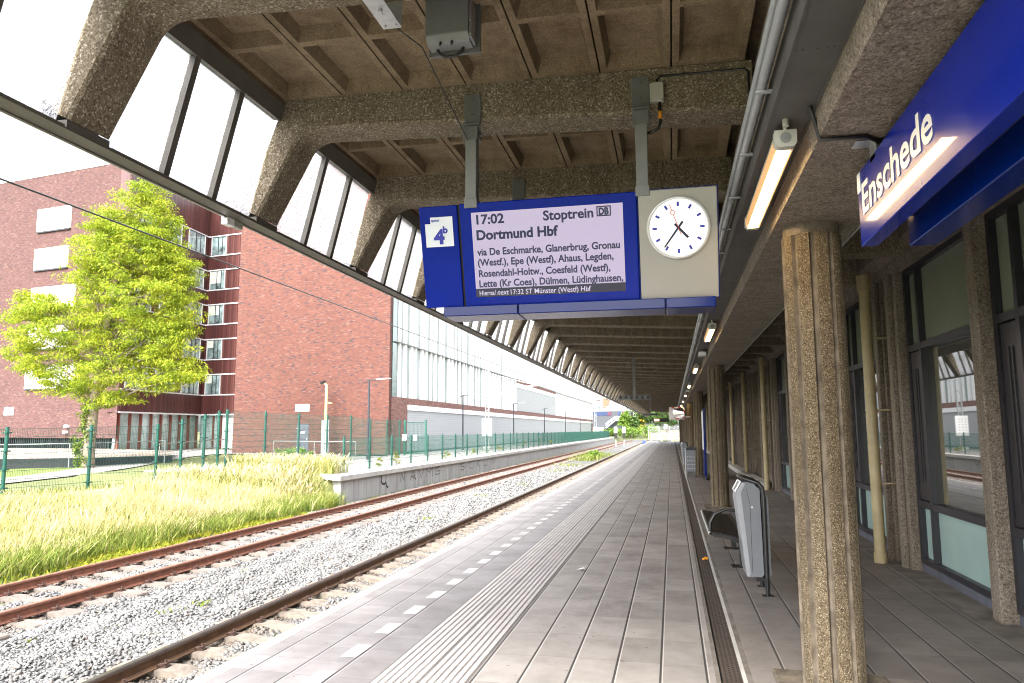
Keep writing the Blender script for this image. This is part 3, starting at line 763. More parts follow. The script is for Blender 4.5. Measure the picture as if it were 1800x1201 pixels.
def pipe_mb(y):
    b = MB(); x = 2.44; b.tube([(x, y, .0), (x, y, .12)], .078, 14); b.tube([(x, y, .12), (x, y, 3.36)], .066, 14); b.tube([(x, y, 3.36), (x, y, 3.56)], .085, 14)
    for z in (.95, 1.85, 2.75): b.tube([(x, y, z-.012), (x, y, z+.012)], .071, 14); b.box(x+.06, y-.012, z-.01, 2.66, y+.012, z+.01)
    return b
p0 = pipe_mb(9.86).build('downpipe', 'cream', station)
for k in (1, 2, 3, 4, 5, 6, 8, 10): copy_tree(p0, station, p0.location+Vector((0, PB*k, 0)))
# ------------------------------------------------------------------ steel channel, conduits, tube lamps
ch = MB(); ch.box(.505, -1, 3.10, .685, 92, 3.106); ch.box(.497, -1, 3.09, .505, 92, 3.24); ch.box(.685, -1, 3.075, .692, 92, 3.2)
for y in np.arange(.4, 60, .62):
    for x in (.52, .545, .60, .635, .66): ch.tube([(x, y, 3.1005), (x, y, 3.0965)], .004, 6)
tag(ch.build('cable_channel', 'strip'), 'dark grey sheet channel running under the canopy along the beam', 'cable channel')
cd = MB()
for x, z, r in ((.452, 3.205, .021), (.432, 3.245, .017), (.478, 3.25, .014)):
    cd.tube([(x, -1, z), (x, 30, z+.004), (x, 92, z)], r, 10)
for y in np.arange(1.0, 60, .8): cd.box(.425, y-.012, 3.176, .50, y+.012, 3.186)
for y in np.arange(2.2, 60, 2.9): cd.tube([(.452, y, 3.205), (.452, y+.07, 3.205)], .026, 10)
tag(cd.build('conduit', 'conduit'), 'bundle of grey pipes clipped beside the dark channel', 'conduit')
cb = MB(); cb.tube([(.66, 3.42, 3.12), (.70, 3.42, 2.935), (.9, 3.43, 2.938), (.96, 3.5, 2.938), (1.05, 3.52, 2.938)], .011, 8)
tag(cb.build('cable', 'black'), 'black cable crossing the soffit from channel to blue sign bracket', 'cable')
LAMPY = [3.58+6.62*k for k in range(9)]
llab = ['lit tube lamp nearest the camera, with its grey end cap showing', 'second lit tube lamp along the channel, just past the clock', 'third lit tube lamp counted along the channel', 'fourth lit tube lamp counted along the channel',
        'fifth lit tube lamp counted along the channel', 'sixth lit tube lamp counted along the channel', 'seventh lit tube lamp counted along the channel', 'eighth lit tube lamp counted along the channel', 'farthest lit tube lamp at the end of the channel']
def lamp():
    y = LAMPY[0]; x = .578; z = 3.01; L = 1.52
    root = thing('tube_lamp', (x, y, z), llab[0], 'lamp', 'warm tube lamps under the channel')
    prof = [(-.05, .045), (-.052, .0), (-.04, -.03), (.04, -.03), (.052, .0), (.05, .045)]
    d = MB()
    for sx in (-1, 1): d.prism([(x+sx*.043, z+.022), (x+sx*.050, z+.018), (x+sx*.042, z-.026), (x+sx*.034, z-.024)], XZ, y+.05, y+L-.05)
    d.build('diffuser', 'diffuser', root)
    t = MB(); t.prism([(x-.026, z-.026), (x+.026, z-.026), (x+.026, z+.0), (x-.026, z+.0)], XZ, y+.06, y+L-.06); t.build('tube', 'tube', root)
    h = MB(); h.prism([(x-.043, z+.0), (x+.043, z+.0), (x+.045, z+.048), (x-.045, z+.048)], XZ, y+.051, y+L-.051); h.build('housing', 'boxgrey', root)
    for a, b in ((y, y+.05), (y+L-.05, y+L)):
        e = MB(); e.prism([(x-.052, z+.052), (x-.052, z-.015), (x-.036, z-.034), (x+.036, z-.034), (x+.052, z-.015), (x+.052, z+.052)], XZ, a, b)
        e.build('end_cap', 'boxgrey', root, bevel=.008)
    k = MB(); k.tube([(x, y-.001, z+.012), (x, y-.004, z+.012)], .026, 20); k.box(x-.02, y-.006, z+.009, x+.02, y-.003, z+.015); k.build('screw_cap', 'greymetal', root)
    c = MB(); c.tube([(x, y+.02, z+.05), (x, y-.02, z+.075), (x-.002, y-.03, z+.10)], .009, 8); c.tube([(x-.002, y-.03, z+.055), (x-.002, y-.03, z+.115)], .015, 10); c.build('cable_gland', 'boxgrey', root)
    for yy in (y+.3, y+L-.3): MB().box(x-.03, yy-.015, z+.046, x+.03, yy+.015, 3.10).build('bracket', 'galv', root)
    return root
l0 = lamp()
for k in range(1, 9):
    c = copy_tree(l0, None, Vector((.578, LAMPY[k], 3.01))); c['label'] = llab[k]
def speaker(y, label):
    root = thing('loudspeaker', (.60, y, 3.02), label, 'loudspeaker', 'white loudspeakers on the channel')
    b = MB(); b.box(.525, y, 2.98, .675, y+.24, 3.08); b.build('housing', 'boxgrey', root, bevel=.02)
    MB().box(.54, y-.004, 2.99, .66, y, 3.06).build('grille', 'alu', root); MB().box(.58, y+.09, 3.08, .62, y+.15, 3.1).build('bracket', 'galv', root)
speaker(14.0, 'white box loudspeaker under the channel between second and third lamps'); speaker(27.6, 'small distant white loudspeaker box after the fourth lamp on the channel')

# ------------------------------------------------------------------ departure board with clock
TD = Vector((0, .2, -.71)).normalized(); TN = Vector((1, 0, 0)).cross(TD); TN = -TN if TN.y > 0 else TN    # plane normal towards the camera
P0 = Vector((0, 4.85, 3.225))
def bp(u, v, d=0.): return P0+Vector((u, 0, 0))+TD*v+TN*d
board = thing('departure_board', (-.7, 4.95, 3.225), 'blue departure board with lilac train screen, platform number panel and station clock', 'departure board')
def slab(b, u0, u1, v0, v1, d0, d1, m=0):
    c = bp((u0+u1)/2, (v0+v1)/2, (d0+d1)/2); return b.obox(c, ((u1-u0)/2, 0, 0), TD*((v1-v0)/2), TN*((d1-d0)/2), m)
def flat(b, pts, d, m=0):
    return b.add([bp(u, v, d) for u, v in pts], [tuple(range(len(pts)-1, -1, -1))], m)
b = MB(); slab(b, -1.752, -1.465, .002, .738, -.10, 0); pp = b.build('number_panel', 'blue', board, bevel=.006)
b = MB(); slab(b, -1.448, -.193, -.002, .738, -.10, 0); dp = b.build('display_housing', 'blue', board, bevel=.006)
b = MB(); slab(b, -1.4645, -1.4485, .003, .735, -.09, -.015); b.build('panel_joint', 'rubber', board)
b = MB(); slab(b, -.182, .338, -.004, .740, -.10, -.002); cp = b.build('clock_panel', 'silver', board, bevel=.006)
b = MB(); slab(b, -.191, .345, -.010, .746, -.108, -.012); b.build('clock_housing', 'blue2', board)
b = MB(); slab(b, -1.755, .345, .0, .745, -.26, -.109); b.build('rear_housing', 'blue2', board, bevel=.01)
b = MB()
b.box(-1.60, 5.0, 2.44, -1.05, 5.30, 2.512); b.box(-1.045, 5.0, 2.44, -.02, 5.30, 2.512); b.box(-.015, 5.0, 2.44, .315, 5.30, 2.512)
b.build('base_housing', 'blue2', board, bevel=.006)
b = MB(); slab(b, -1.362, -.287, .066, .672, .0, .003); sc_ = b.build('screen', 'screen', dp)
b = MB(); slab(b, -1.362, -.287, .611, .672, .0032, .0045); b.build('screen_band', 'scrband', dp)
def btext(s, u0, u1, v, h, mat, par, d=.005, bold=.012, shear=0):
    text_mb(s, u1-u0, h, lambda x, y: tuple(bp(u0+x, v-y, d)), bold+.016, shear).build('lettering', mat, par)
btext('17:02', -1.325, -1.122, .149, .066, 'text_dark', dp)
btext('Stoptrein', -.841, -.489, .151, .066, 'text_dark', dp)
btext('Dortmund Hbf', -1.331, -.740, .260, .068, 'text_dark', dp, bold=.02)
btext('via De Eschmarke, Glanerbrug, Gronau', -1.335, -.315, .372, .050, 'text_dark', dp)
btext('(Westf.), Epe (Westf), Ahaus, Legden,', -1.335, -.362, .447, .050, 'text_dark', dp)
btext('Rosendahl-Holtw., Coesfeld (Westf),', -1.333, -.387, .526, .050, 'text_dark', dp)
btext('Lette (Kr Coes), Dülmen, Lüdinghausen,', -1.334, -.302, .600, .050, 'text_dark', dp)
btext('Hierna/', -1.336, -1.214, .660, .036, 'scrtext', dp, .006, -.008)
btext('next', -1.204, -1.118, .660, .038, 'scrtext', dp, .006, -.008, .25)
btext('17:32 ST Münster (Westf) Hbf', -1.105, -.529, .661, .036, 'scrtext', dp, .006, -.008)
b = MB(); u0, u1, v0, v1, t = -.467, -.368, .079, .149, .008
for q in ((u0, u1, v0, v0+t), (u0, u1, v1-t, v1), (u0, u0+t, v0+t, v1-t), (u1-t, u1, v0+t, v1-t)): slab(b, *q, .0035, .005)
b.build('letter_frame', 'text_dark', dp)
btext('DB', -.452, -.383, .137, .046, 'text_dark', dp, bold=.035)
b = MB(); flat(b, [(-1.670, .080), (-1.503, .080), (-1.503, .293), (-1.712, .293), (-1.712, .126), (-1.670, .126)], .0035); b.build('number_square', 'signface', pp)
btext('spoor', -1.663, -1.598, .1115, .019, 'text_blue', pp, .006)
btext('4', -1.652, -1.570, .270, .100, 'text_blue', pp, .006, .03)
btext('b', -1.579, -1.543, .196, .047, 'text_blue', pp, .006, .03)
# clock
CU, CV = .080, .258
def disc(b, r, d0, d1, n=64, m=0, r2=None):
    ring = lambda rr, d: [bp(CU+rr*math.cos(2*math.pi*i/n), CV+rr*math.sin(2*math.pi*i/n), d) for i in range(n)]
    if r2 is None:
        b.add(ring(r, d1), [tuple(range(n-1, -1, -1))], m); b.add(ring(r, d0)+ring(r, d1), [(i, (i+1) % n, n+(i+1) % n, n+i) for i in range(n)], m, True)
    else:
        b.add(ring(r, d0)+ring(r*.985, d1)+ring(r2, d1*.8), [(i, (i+1) % n, n+(i+1) % n, n+i) for i in range(n)]+[(n+i, n+(i+1) % n, 2*n+(i+1) % n, 2*n+i) for i in range(n)], m, True)
    return b
disc(MB(), .212, -.002, .030, r2=.192).build('clock_bezel', 'bezel', cp)
dial = disc(MB(), .1925, -.001, .020).build('clock_dial', 'dial', cp)
def cpt(a, r, d):   # a degrees clockwise from twelve
    return bp(CU+r*math.sin(R(a)), CV-r*math.cos(R(a)), d)
def bar(b, a, ra, rb_, hw, d, hw2=None):
    hw2 = hw if hw2 is None else hw2
    s = Vector((math.cos(R(a)), 0, 0))+TD*math.sin(R(a)); p, q = cpt(a, ra, d), cpt(a, rb_, d); e = TN*.002
    lo = [p-s*hw, p+s*hw, q+s*hw2, q-s*hw2]
    b.add(lo+[x+e for x in lo], [(0, 1, 2, 3), (7, 6, 5, 4), (0, 4, 5, 1), (1, 5, 6, 2), (2, 6, 7, 3), (3, 7, 4, 0)])
mk = MB()
for i in range(12): bar(mk, 30*i, .142, .172, .0075, .0215)
for i in range(60):
    if i % 5:
        for q in range(1): bar(mk, 6*i, .166, .169, .0017, .0215)
mk.build('hour_marks', 'text_blue', dial)
h = MB(); bar(h, 137.5, -.035, .094, .0075, .025, .0085); h.build('hour_hand', 'text_dark', cp)
h = MB(); bar(h, 216.5, -.05, .160, .0075, .029, .005); h.build('minute_hand', 'text_dark', cp)
h = MB(); a = 340.5; bar(h, a, -.055, .092, .0022, .033); bar(h, a, .122, .166, .0022, .033)
c0 = (CU, CV); n = 24; rc = cpt(a, .107, .033)
ringv = [rc+(Vector((math.cos(2*math.pi*i/n), 0, 0))+TD*math.sin(2*math.pi*i/n))*r for r in (.0165, .0125) for i in range(n)]
h.add(ringv, [(i, n+i, n+(i+1) % n, (i+1) % n) for i in range(n)]); M['sec'] = plain('red_second_hand', (.45, .015, .015), .5); h.build('second_hand', 'sec', cp)
# hangers: flanged plate bolted to the rib, then a square post down to the board
def hanger(x, zb, parent, z1=3.215, name='hanger_post'):
    b = MB(); yf = YR(1)-.004
    b.box(x-.062, yf-.012, 3.83, x+.062, yf, 4.07); b.obox((x, yf-.03, 3.80), (.062, 0, 0), (0, .03, -.028), (0, .005, .005))
    b.box(x-.055, yf-.075, 3.70, x+.055, yf-.062, 3.80)
    b.box(x-.055, yf-.062, 3.72, x-.045, yf+.05, 3.79); b.box(x+.045, yf-.062, 3.72, x+.055, yf+.05, 3.79)
    for z in (3.92, 4.03): b.tube([(x, yf-.012, z), (x, yf-.024, z)], .012, 6)
    b.tube([(x-.075, yf-.02, 3.745), (x+.075, yf-.02, 3.745)], .01, 6)
    o = b.build('hanger_bracket', 'greymetal2', parent, bevel=.003)
    MB().box(x-.041, yf-.058, z1-.02, x+.041, yf+.024, 3.79).box(x-.048, yf-.064, z1-.02, x+.048, yf+.03, z1+.05).build(name, 'greymetal', parent, bevel=.005)
hanger(-1.362, 3.9, board); hanger(-.150, 3.9, board)
jb_ = thing('junction_box', (-.037, 4.92, 3.94), 'small beige junction box beside the right bracket of the board', 'junction box')
MB().box(-.085, 4.872, 3.868, .010, 4.928, 4.008).build('lid', 'boxgrey', jb_, bevel=.006)
b = MB()
for xx in (-.077, .002):
    for zz in (3.876, 4.0): b.tube([(xx, 4.872, zz), (xx, 4.868, zz)], .004, 8)
b.build('screw', 'black', jb_)
b = MB(); b.tube([(-.02, 4.9, 3.868), (-.02, 4.9, 3.80), (-.018, 4.895, 3.72), (-.03, 4.895, 3.68), (-.07, 4.90, 3.66), (-.11, 4.92, 3.66)], .011, 8)
b.tube([(-.03, 4.915, 4.0), (-.035, 4.915, 4.04), (-.01, 4.915, 4.065), (.2, 4.915, 4.06), (.55, 4.915, 4.055), (.575, 4.915, 4.03), (.578, 4.915, 3.80)], .008, 8)
b.build('cable', 'black', jb_)
MB().tube([(-.02, 4.9, 3.80), (-.018, 4.896, 3.745)], .0135, 8).build('orange_sleeve', 'orange', jb_)
eb_ = thing('junction_box', (-3.2, 4.8, 3.17), 'tiny white junction box on the outer canopy edge', 'junction box')
MB().box(-3.255, 4.70, 3.155, -3.20, 4.79, 3.211).build('lid', 'white', eb_, bevel=.004); MB().box(-3.25, 4.79, 3.16, -3.2, 4.90, 3.211).build('body', 'boxgrey', eb_, bevel=.004)
# spare brackets on the neighbouring ribs
def spare(x, k, label, mat):
    b = MB(); yf = YR(k)-.004; b.box(x-.062, yf-.012, 3.83, x+.062, yf, 4.06); b.obox((x, yf-.03, 3.80), (.062, 0, 0), (0, .03, -.03), (0, .005, .005)); b.box(x-.062, yf-.066, 3.72, x+.062, yf-.058, 3.79)
    for z in (3.92, 4.03): b.tube([(x, yf-.012, z), (x, yf-.024, z)], .012, 6)
    if k == 0:
        b.box(x-.005, 3.04, 3.728, x+.1, 3.385, 3.738); b.box(x-.005, 3.388, 3.728, x+.1, 3.396, 3.95); b.tube([(x+.05, 3.22, 3.727), (x+.05, 3.22, 3.715)], .012, 6); b.tube([(x+.02, 3.36, 3.727), (x+.02, 3.36, 3.719)], .007, 6); b.tube([(x+.08, 3.36, 3.727), (x+.08, 3.36, 3.719)], .007, 6)
    tag(b.build('steel_bracket', mat, bevel=.003), label, 'bracket', 'steel brackets bolted to ribs')
spare(-1.43, 0, 'pale grey steel bracket on the nearest rib, holding a thin wire', 'galv'); spare(-1.40, 2, 'dark steel bracket plate on the rib just above the board', 'greymetal2')
b = MB(); b.tube([(-1.38, 3.22, 3.72), (-1.41, 3.5, 3.80), (-1.40, 3.9, 3.90), (-1.385, 4.86, 3.70), (-1.40, 4.86, 3.32), (-1.37, 4.88, 3.25)], .004, 6)
tag(b.build('wire', 'black'), 'thin dark wire slung from pale bracket down to the board', 'wire')
fb = thing('control_box', (-1.225, 3.9, 4.05), 'grey metal control box with cables under the coffered ceiling', 'control box')
MB().box(-1.375, 3.962, 3.865, -1.055, 3.985, 4.17).build('mounting_plate', 'greymetal2', fb)
b = MB(); b.prism([(3.83, 4.165), (3.83, 3.925), (3.87, 3.885), (3.96, 3.885), (3.96, 4.165)], lambda p, t: (t, p[0], p[1]), -1.355, -1.095); b.build('housing', 'greymetal', fb, bevel=.008)
b = MB(); b.box(-1.094, 3.845, 3.90, -1.078, 3.955, 4.15)
for z in (3.92, 4.0, 4.08): b.tube([(-1.086, 3.845, z), (-1.086, 3.835, z)], .006, 8)
b.build('hinge_side', 'galv', fb)
b = MB(); b.tube([(-1.31, 3.93, 3.885), (-1.30, 3.93, 3.86), (-1.26, 3.93, 3.835), (-1.20, 3.93, 3.835), (-1.16, 3.93, 3.86), (-1.15, 3.93, 3.885)], .010, 8)
for x in (-1.27, -1.2): b.tube([(x, 3.86, 3.89), (x, 3.85, 3.868)], .008, 8)
b.build('cable', 'black', fb)

# ------------------------------------------------------------------ station name sign
SX = .95
sgn = thing('station_sign', (SX, 2.4, 2.9), 'long blue station name sign reading Enschede, hung under the beam', 'station sign')
b = MB(); b.box(SX, .35, 2.522, SX+.075, 3.835, 2.892); sf = b.build('sign_face', 'bluesign', sgn, bevel=.004)
b = MB(); b.box(SX+.165, .45, 2.47, SX+.28, 3.66, 2.86); b.build('rear_housing', 'blue2', sgn, bevel=.006)
b = MB(); b.box(SX+.075, .5, 2.60, SX+.165, 3.6, 2.84); b.build('spacer', 'rubber', sgn)
text_mb('Enschede', .985, .152, lambda x, y: (SX-.004, 3.752-x, 2.664+y), .02).build('lettering', 'text_white', sf)
b = MB(); b.box(SX-.0035, 3.775, 2.79, SX-.001, 3.832, 2.888); b.build('white_corner_patch', 'signface', sf)
for y in (3.50, 1.2):
    b = MB(); b.box(SX+.0, y, 2.86, SX+.012, y+.09, 2.948); b.box(SX-.08, y, 2.94, SX+.1, y+.09, 2.948); b.box(SX+.012, y+.035, 2.87, SX+.1, y+.05, 2.948); b.build('bracket', 'galv', sgn, bevel=.003)

# ------------------------------------------------------------------ hanging lens bars farther on
def lensbar(y, z, x0, x1, lab, nl=6):
    root = thing('signal_bar', ((x0+x1)/2, y, z), lab, 'signal bar')
    xm = (x0+x1)/2; MB().box(xm-.04, y-.04, z+.05, xm+.04, y+.04, 3.86).build('hanger_post', 'greymetal', root)
    MB().box(x0, y-.07, z-.07, x1, y+.07, z+.07).build('housing', 'greymetal2', root, bevel=.01)
    b = MB()
    for i in range(nl):
        xx = x0+(x1-x0)*(i+.5)/nl; b.tube([(xx, y-.069, z), (xx, y-.085, z)], .05, 14)
    b.build('lens', 'black', root)
lensbar(22.9, 2.60, -1.62, -.62, 'dark hanging bar with a row of round lenses on one grey post')
lensbar(51.5, 2.64, -1.95, -.95, 'far small hanging bar seen past the lens bar')
fd = thing('departure_board', (-1.1, 75, 2.6), 'tiny far departure board with an orange lit screen', 'departure board')
MB().box(-1.9, 75, 2.35, -.3, 75.15, 2.72).build('housing', 'black', fd); MB().box(-1.75, 74.99, 2.44, -1.25, 75, 2.66).build('screen', glow('orange_screen', (1, .55, .2), .7), fd)
MB().box(-1.0, 75.03, 2.75, -.9, 75.13, 3.86).build('hanger_post', 'greymetal', fd)

# ------------------------------------------------------------------ waste bin with black hoop
wb = thing('waste_bin', (.80, 7.9, 0), 'tapered grey waste bin with black tube hoop and slanted mouth', 'waste bin')
ya, yb = 7.74, 8.12
b = MB(); b.prism([(.690, .175), (.672, .21), (.612, .93), (.622, .985), (.675, 1.085), (.745, 1.10), (.835, 1.02), (.845, .20), (.83, .17), (.70, .165)], XZ, ya, yb)
b.build('body', 'binGrey', wb, bevel=.016, seg=3)
b = MB(); b.prism([(.604, .93), (.614, .99), (.670, 1.09), (.700, 1.075), (.655, .985), (.72, .20), (.700, .168), (.682, .175)], XZ, ya-.004, yb+.004)
b.build('front_panel', 'binLight', wb, bevel=.01)
dv = Vector((.058, 0, .104)).normalized(); nv = Vector((-dv.z, 0, dv.x))
cm = Vector((.640, (ya+yb)/2, 1.040))+nv*.006
MB().obox(cm, dv*.042, (0, .125, 0), nv*.006).build('mouth', 'black', wb, bevel=.004)
b = MB(); b.obox(cm+nv*.004+dv*.052, dv*.010, (0, .16, 0), nv*.008); b.obox(cm+nv*.004-dv*.052, dv*.010, (0, .16, 0), nv*.008)
for s in (-1, 1): b.obox(cm+nv*.004+Vector((0, s*.145, 0)), dv*.052, (0, .016, 0), nv*.008)
b.build('mouth_rim', 'alu', wb, bevel=.005)
b = MB(); b.prism([(.860, .17), (.85, .95), (.895, .965), (.915, .93), (.915, .19), (.90, .165)], XZ, ya+.01, yb+.02); b.build('rear_liner', 'binGrey', wb, bevel=.015)
b = MB(); b.box(.7365, ya-.001, .2, .7405, ya+.01, .86)
b.add([(.7365, ya-.0015, .86), (.7405, ya-.0015, .86), (.712, ya-.0015, 1.02), (.707, ya-.0015, 1.02)], [(0, 1, 2, 3)]); b.build('door_seam', 'black', wb)
b = MB(); b.tube([(.755, ya-.002, .845), (.755, ya-.012, .845)], .012, 12); b.build('lock', 'galv', wb)
b = MB(); xx = .868
b.tube([(xx, ya-.035, 0), (xx, ya-.035, .93), (xx-.012, ya-.035, 1.04), (xx-.05, ya-.03, 1.085), (xx-.17, ya-.02, 1.125), (xx-.20, ya+.02, 1.135), (xx-.20, yb-.02, 1.135), (xx-.17, yb+.02, 1.125), (xx-.05, yb+.03, 1.085), (xx-.012, yb+.035, 1.04), (xx, yb+.035, .93), (xx, yb+.035, 0)], .021, 10)
b.box(xx-.05, ya-.07, 0, xx+.05, ya-.0, .008); b.box(xx-.05, yb, 0, xx+.05, yb+.07, .008); b.box(xx-.09, ya+.04, .12, xx, yb-.04, .16)
b.build('hoop', 'black', wb)
b = MB(); b.obox((.73, (ya+yb)/2, 1.125), (.05, 0, -.02), (0, .15, 0), (.002, 0, .006)); b.build('lid', 'galv', wb)

# ------------------------------------------------------------------ bench
bn = thing('bench', (.62, 9.9, 0), 'black perforated steel bench with looped armrests behind the bin', 'bench')
by0, by1 = 8.75, 11.05
seatp = [(.385, .435), (.375, .40), (.395, .372), (.43, .37), (.48, .395), (.62, .385), (.76, .37), (.80, .40), (.80, .412), (.76, .386), (.62, .40), (.48, .410), (.43, .388), (.41, .40), (.41, .432)]
M['perf'] = plain('perforated_black_steel', (.009, .009, .010), .55, var=.2, spec=.3)
b = MB(); b.prism([(.372, .445), (.40, .463), (.50, .448), (.62, .425), (.74, .41), (.80, .42), (.80, .405), (.74, .395), (.62, .41), (.50, .432), (.41, .443), (.385, .428)], XZ, by0, by1, sm=False); b.build('seat', 'perf', bn)
b = MB(); b.tube([(.382, by0, .445), (.382, by1, .445)], .018, 10); b.build('front_edge', 'galv', bn)
b = MB(); b.prism([(.80, .42), (.83, .56), (.865, .70), (.89, .82), (.875, .825), (.85, .71), (.815, .565), (.785, .42)], XZ, by0, by1); b.build('backrest', 'perf', bn)
for yy in (by0+.02,):
    b = MB(); b.tube([(.39, yy, .44), (.395, yy, .56), (.45, yy, .66), (.56, yy, .71), (.68, yy, .70), (.75, yy, .63), (.79, yy, .47)], .018, 10); b.tube([(.68, yy, .70), (.78, yy, .66), (.85, yy, .66)], .016, 8); b.build('armrest', 'black', bn)
    b = MB(); b.prism([(.38, .43), (.45, .40), (.60, .38), (.80, .30), (.80, .41), (.62, .41), (.45, .435)], XZ, yy-.02, yy+.02); b.build('seat_bracket', 'black', bn)
for yy in (9.25, 10.6):
    b = MB(); b.box(.74, yy-.04, 0, .80, yy+.04, .36); b.box(.64, yy-.08, 0, .86, yy+.08, .012); b.build('leg', 'black', bn, bevel=.005)
# ------------------------------------------------------------------ things farther along the row
sb = thing('litter_box', (.58, 25.9, 0), 'grey square box with rows of silver studs on a dark base', 'litter box')
MB().box(.47, 25.65, 0, .72, 25.95, .20).build('base', 'strip', sb); MB().box(.44, 25.6, .20, .74, 26.0, .92).build('body', 'binGrey', sb, bevel=.01)
b = MB(); b.prism([(.42, .92), (.42, .96), (.58, 1.06), (.76, 1.0), (.76, .92)], XZ, 25.58, 26.02); b.build('lid', 'black', sb)
b = MB()
for i in range(4):
    for j in range(4): b.tube([(.485+.07*i, 25.6, .30+.13*j), (.485+.07*i, 25.585, .30+.13*j)], .016, 8)
b.build('studs', 'galv', sb)
b = MB(); b.box(.40, 25.58, .0, .425, 25.62, .98); b.build('side_post', 'galv', sb)
b2 = copy_tree(wb, None, Vector((.52, 31.0, 0))); b2['label'] = 'far grey tapered bin beyond the studded box'
tt = thing('information_totem', (1.02, 24.5, 0), 'tall dark blue information totem half hidden behind third column', 'information totem')
MB().box(.98, 24.3, .12, 1.05, 25.6, 2.28).build('panel', 'blue2', tt, bevel=.01); MB().box(.99, 24.4, 0, 1.04, 25.5, .12).build('base', 'black', tt)
MB().box(.9785, 24.45, .95, .98, 25.5, 2.2).build('map_sheet', 'signface', tt)
mi = thing('traffic_mirror', (.25, 37.2, 2.4), 'rectangular convex traffic mirror with red and white edge', 'mirror')
def mirror():
    n = 10; v = []; f = []
    for i in range(n+1):
        for j in range(n+1):
            u, t = i/n*2-1, j/n*2-1; v.append((.25+u*.34, 37.15-.09*(1-(u*u+t*t)/2)-u*.16, 2.42+t*.24))
    for i in range(n):
        for j in range(n): f.append((i*(n+1)+j, i*(n+1)+j+1, (i+1)*(n+1)+j+1, (i+1)*(n+1)+j))
    b = MB(); b.add(v, [tuple(reversed(q)) for q in f], 0, True); b.build('mirror_face', 'mirror', mi)
    b = MB(); pts = [(.25+.36*c*abs(c)**-.6 if c else .25, 37.12-.16*c, 2.42+.27*s*abs(s)**-.6 if s else 2.42) for c, s in [(math.cos(2*math.pi*k/28+.01), math.sin(2*math.pi*k/28+.01)) for k in range(29)]]
    b.tube(pts, .035, 8, caps=False); b.build('frame', 'redwhite', mi)
    MB().box(-.12, 37.16, 2.1, .62, 37.2, 2.72).build('back', 'white', mi); MB().box(.25, 37.2, 2.2, .9, 37.26, 2.27).build('arm', 'white', mi)
mirror()
b = MB(); b.add([(-1.13, 8.62, .012), (-1.06, 8.56, .03), (-1.02, 8.62, .014), (-1.05, 8.70, .028), (-1.10, 8.72, .008)], [(0, 1, 3, 4), (1, 2, 3)]); tag(b.build('paper_scrap', 'white'), 'crumpled white paper scrap lying on the platform paving', 'litter')
b = MB(); b.tube([(.33, 9.62, .012), (.36, 9.66, .016), (.39, 9.65, .012)], [.012, .02, .012], 8); tag(b.build('orange_peel', 'orange'), 'bit of orange peel lying on the brown drain grating', 'litter')
# ------------------------------------------------------------------ fences
def mesh_fence(name, pts, tops, bots, label, post_r=.035, wire_step=.05, wr=.0028, extra=None, loc=None, rows=None):
    root = thing(name, (pts[0][0], pts[0][1], bots[0]), label, 'fence')
    npost = 0; far = MB()
    for (x, y), zt, zb in zip(pts, tops, bots):
        b = MB(); b.tube([(x, y, zb-.3), (x, y, zt)], post_r, 8); b.tube([(x, y, zt), (x, y, zt+.02)], post_r*1.1, 8)
        for q in np.linspace(zb+.3, zt-.15, 4): b.box(x-post_r*1.6, y-post_r*1.6, q-.02, x+post_r*1.6, y+post_r*1.6, q+.02)
        if npost < 60: b.build('post', 'greenpost', root)
        npost += 1
    for i in range(len(pts)-1):
        a = Vector((*pts[i], 0)); c = Vector((*pts[i+1], 0)); L = (c-a).length; d = (c-a)/L; nn = Vector((-d.y, d.x, 0))
        v = []; f = []
        def strip(p, q, r, side):
            k = len(v); v.extend([p-side*r, p+side*r, q+side*r, q-side*r]); f.append((k, k+1, k+2, k+3))
        n = int(L/wire_step)
        za = lambda t: bots[i]+(bots[i+1]-bots[i])*t+.04
        zt = lambda t: tops[i]+(tops[i+1]-tops[i])*t-.05
        for k in range(1, n):
            t = k/n; p = a+d*L*t
            strip(p+Vector((0, 0, za(t))), p+Vector((0, 0, zt(t))), wr, d); strip(p+Vector((0, 0, za(t))), p+Vector((0, 0, zt(t))), wr, nn)
        m = rows or int((tops[i]-bots[i])/.2)
        for k in range(m+1):
            h = k/m
            for sgn in (-1, 1):
                p = a+nn*.006*sgn+Vector((0, 0, za(0)+(zt(0)-za(0))*h)); q = c+nn*.006*sgn+Vector((0, 0, za(1)+(zt(1)-za(1))*h))
                strip(p, q, wr*1.25, Vector((0, 0, 1)))
        b = MB(); b.add(v, f); b.build('mesh_panel', 'greenwire', root)
    return root
lp = [(-21.8, 12.5), (-20.6, 15.2), (-19.34, 18.06), (-18.85, 20.75), (-18.01, 22.89), (-17.55, 23.6), (-17.25, 24.5), (-17.0, 25.0)]
def lf(x, y): return float(HT(x, y))
lbot = [lf(*p) for p in lp]
ltop = [1.70, 1.71, 1.73, 1.80, 1.84, 2.03, 2.22, 2.36]
mesh_fence('mesh_fence', lp, ltop, lbot, 'dark green mesh fence behind the tall dry grass', .055, .05, .0045, rows=8)
tp = [(-21.32*.787, 32.11*.787), (-17.35, 29.0), (-17.85, 32.8), (-17.9, 35.8), (-17.8, 38.6)]
tp = [(-16.85, 25.3), (-17.0, 28.3), (-17.45, 32.0), (-17.45, 34.95), (-17.35, 37.6), (-17.5, 40.6), (-17.5, 43.2), (-17.3, 44.9)]
def ztop(px, py, q):   # keeps the fence top level
    return 2.45
mesh_fence('mesh_fence', tp, [2.42, 2.42, 2.44, 2.42, 2.42, 2.3, 2.28, 2.28], [-.03]*8, 'tall dark green mesh fence running along the back of the far platform', .05, .05, .0035, rows=10)
pf = [(-12.62, 26.75)]
while pf[-1][1] < 148: pf.append((-12.62, pf[-1][1]+2.52))
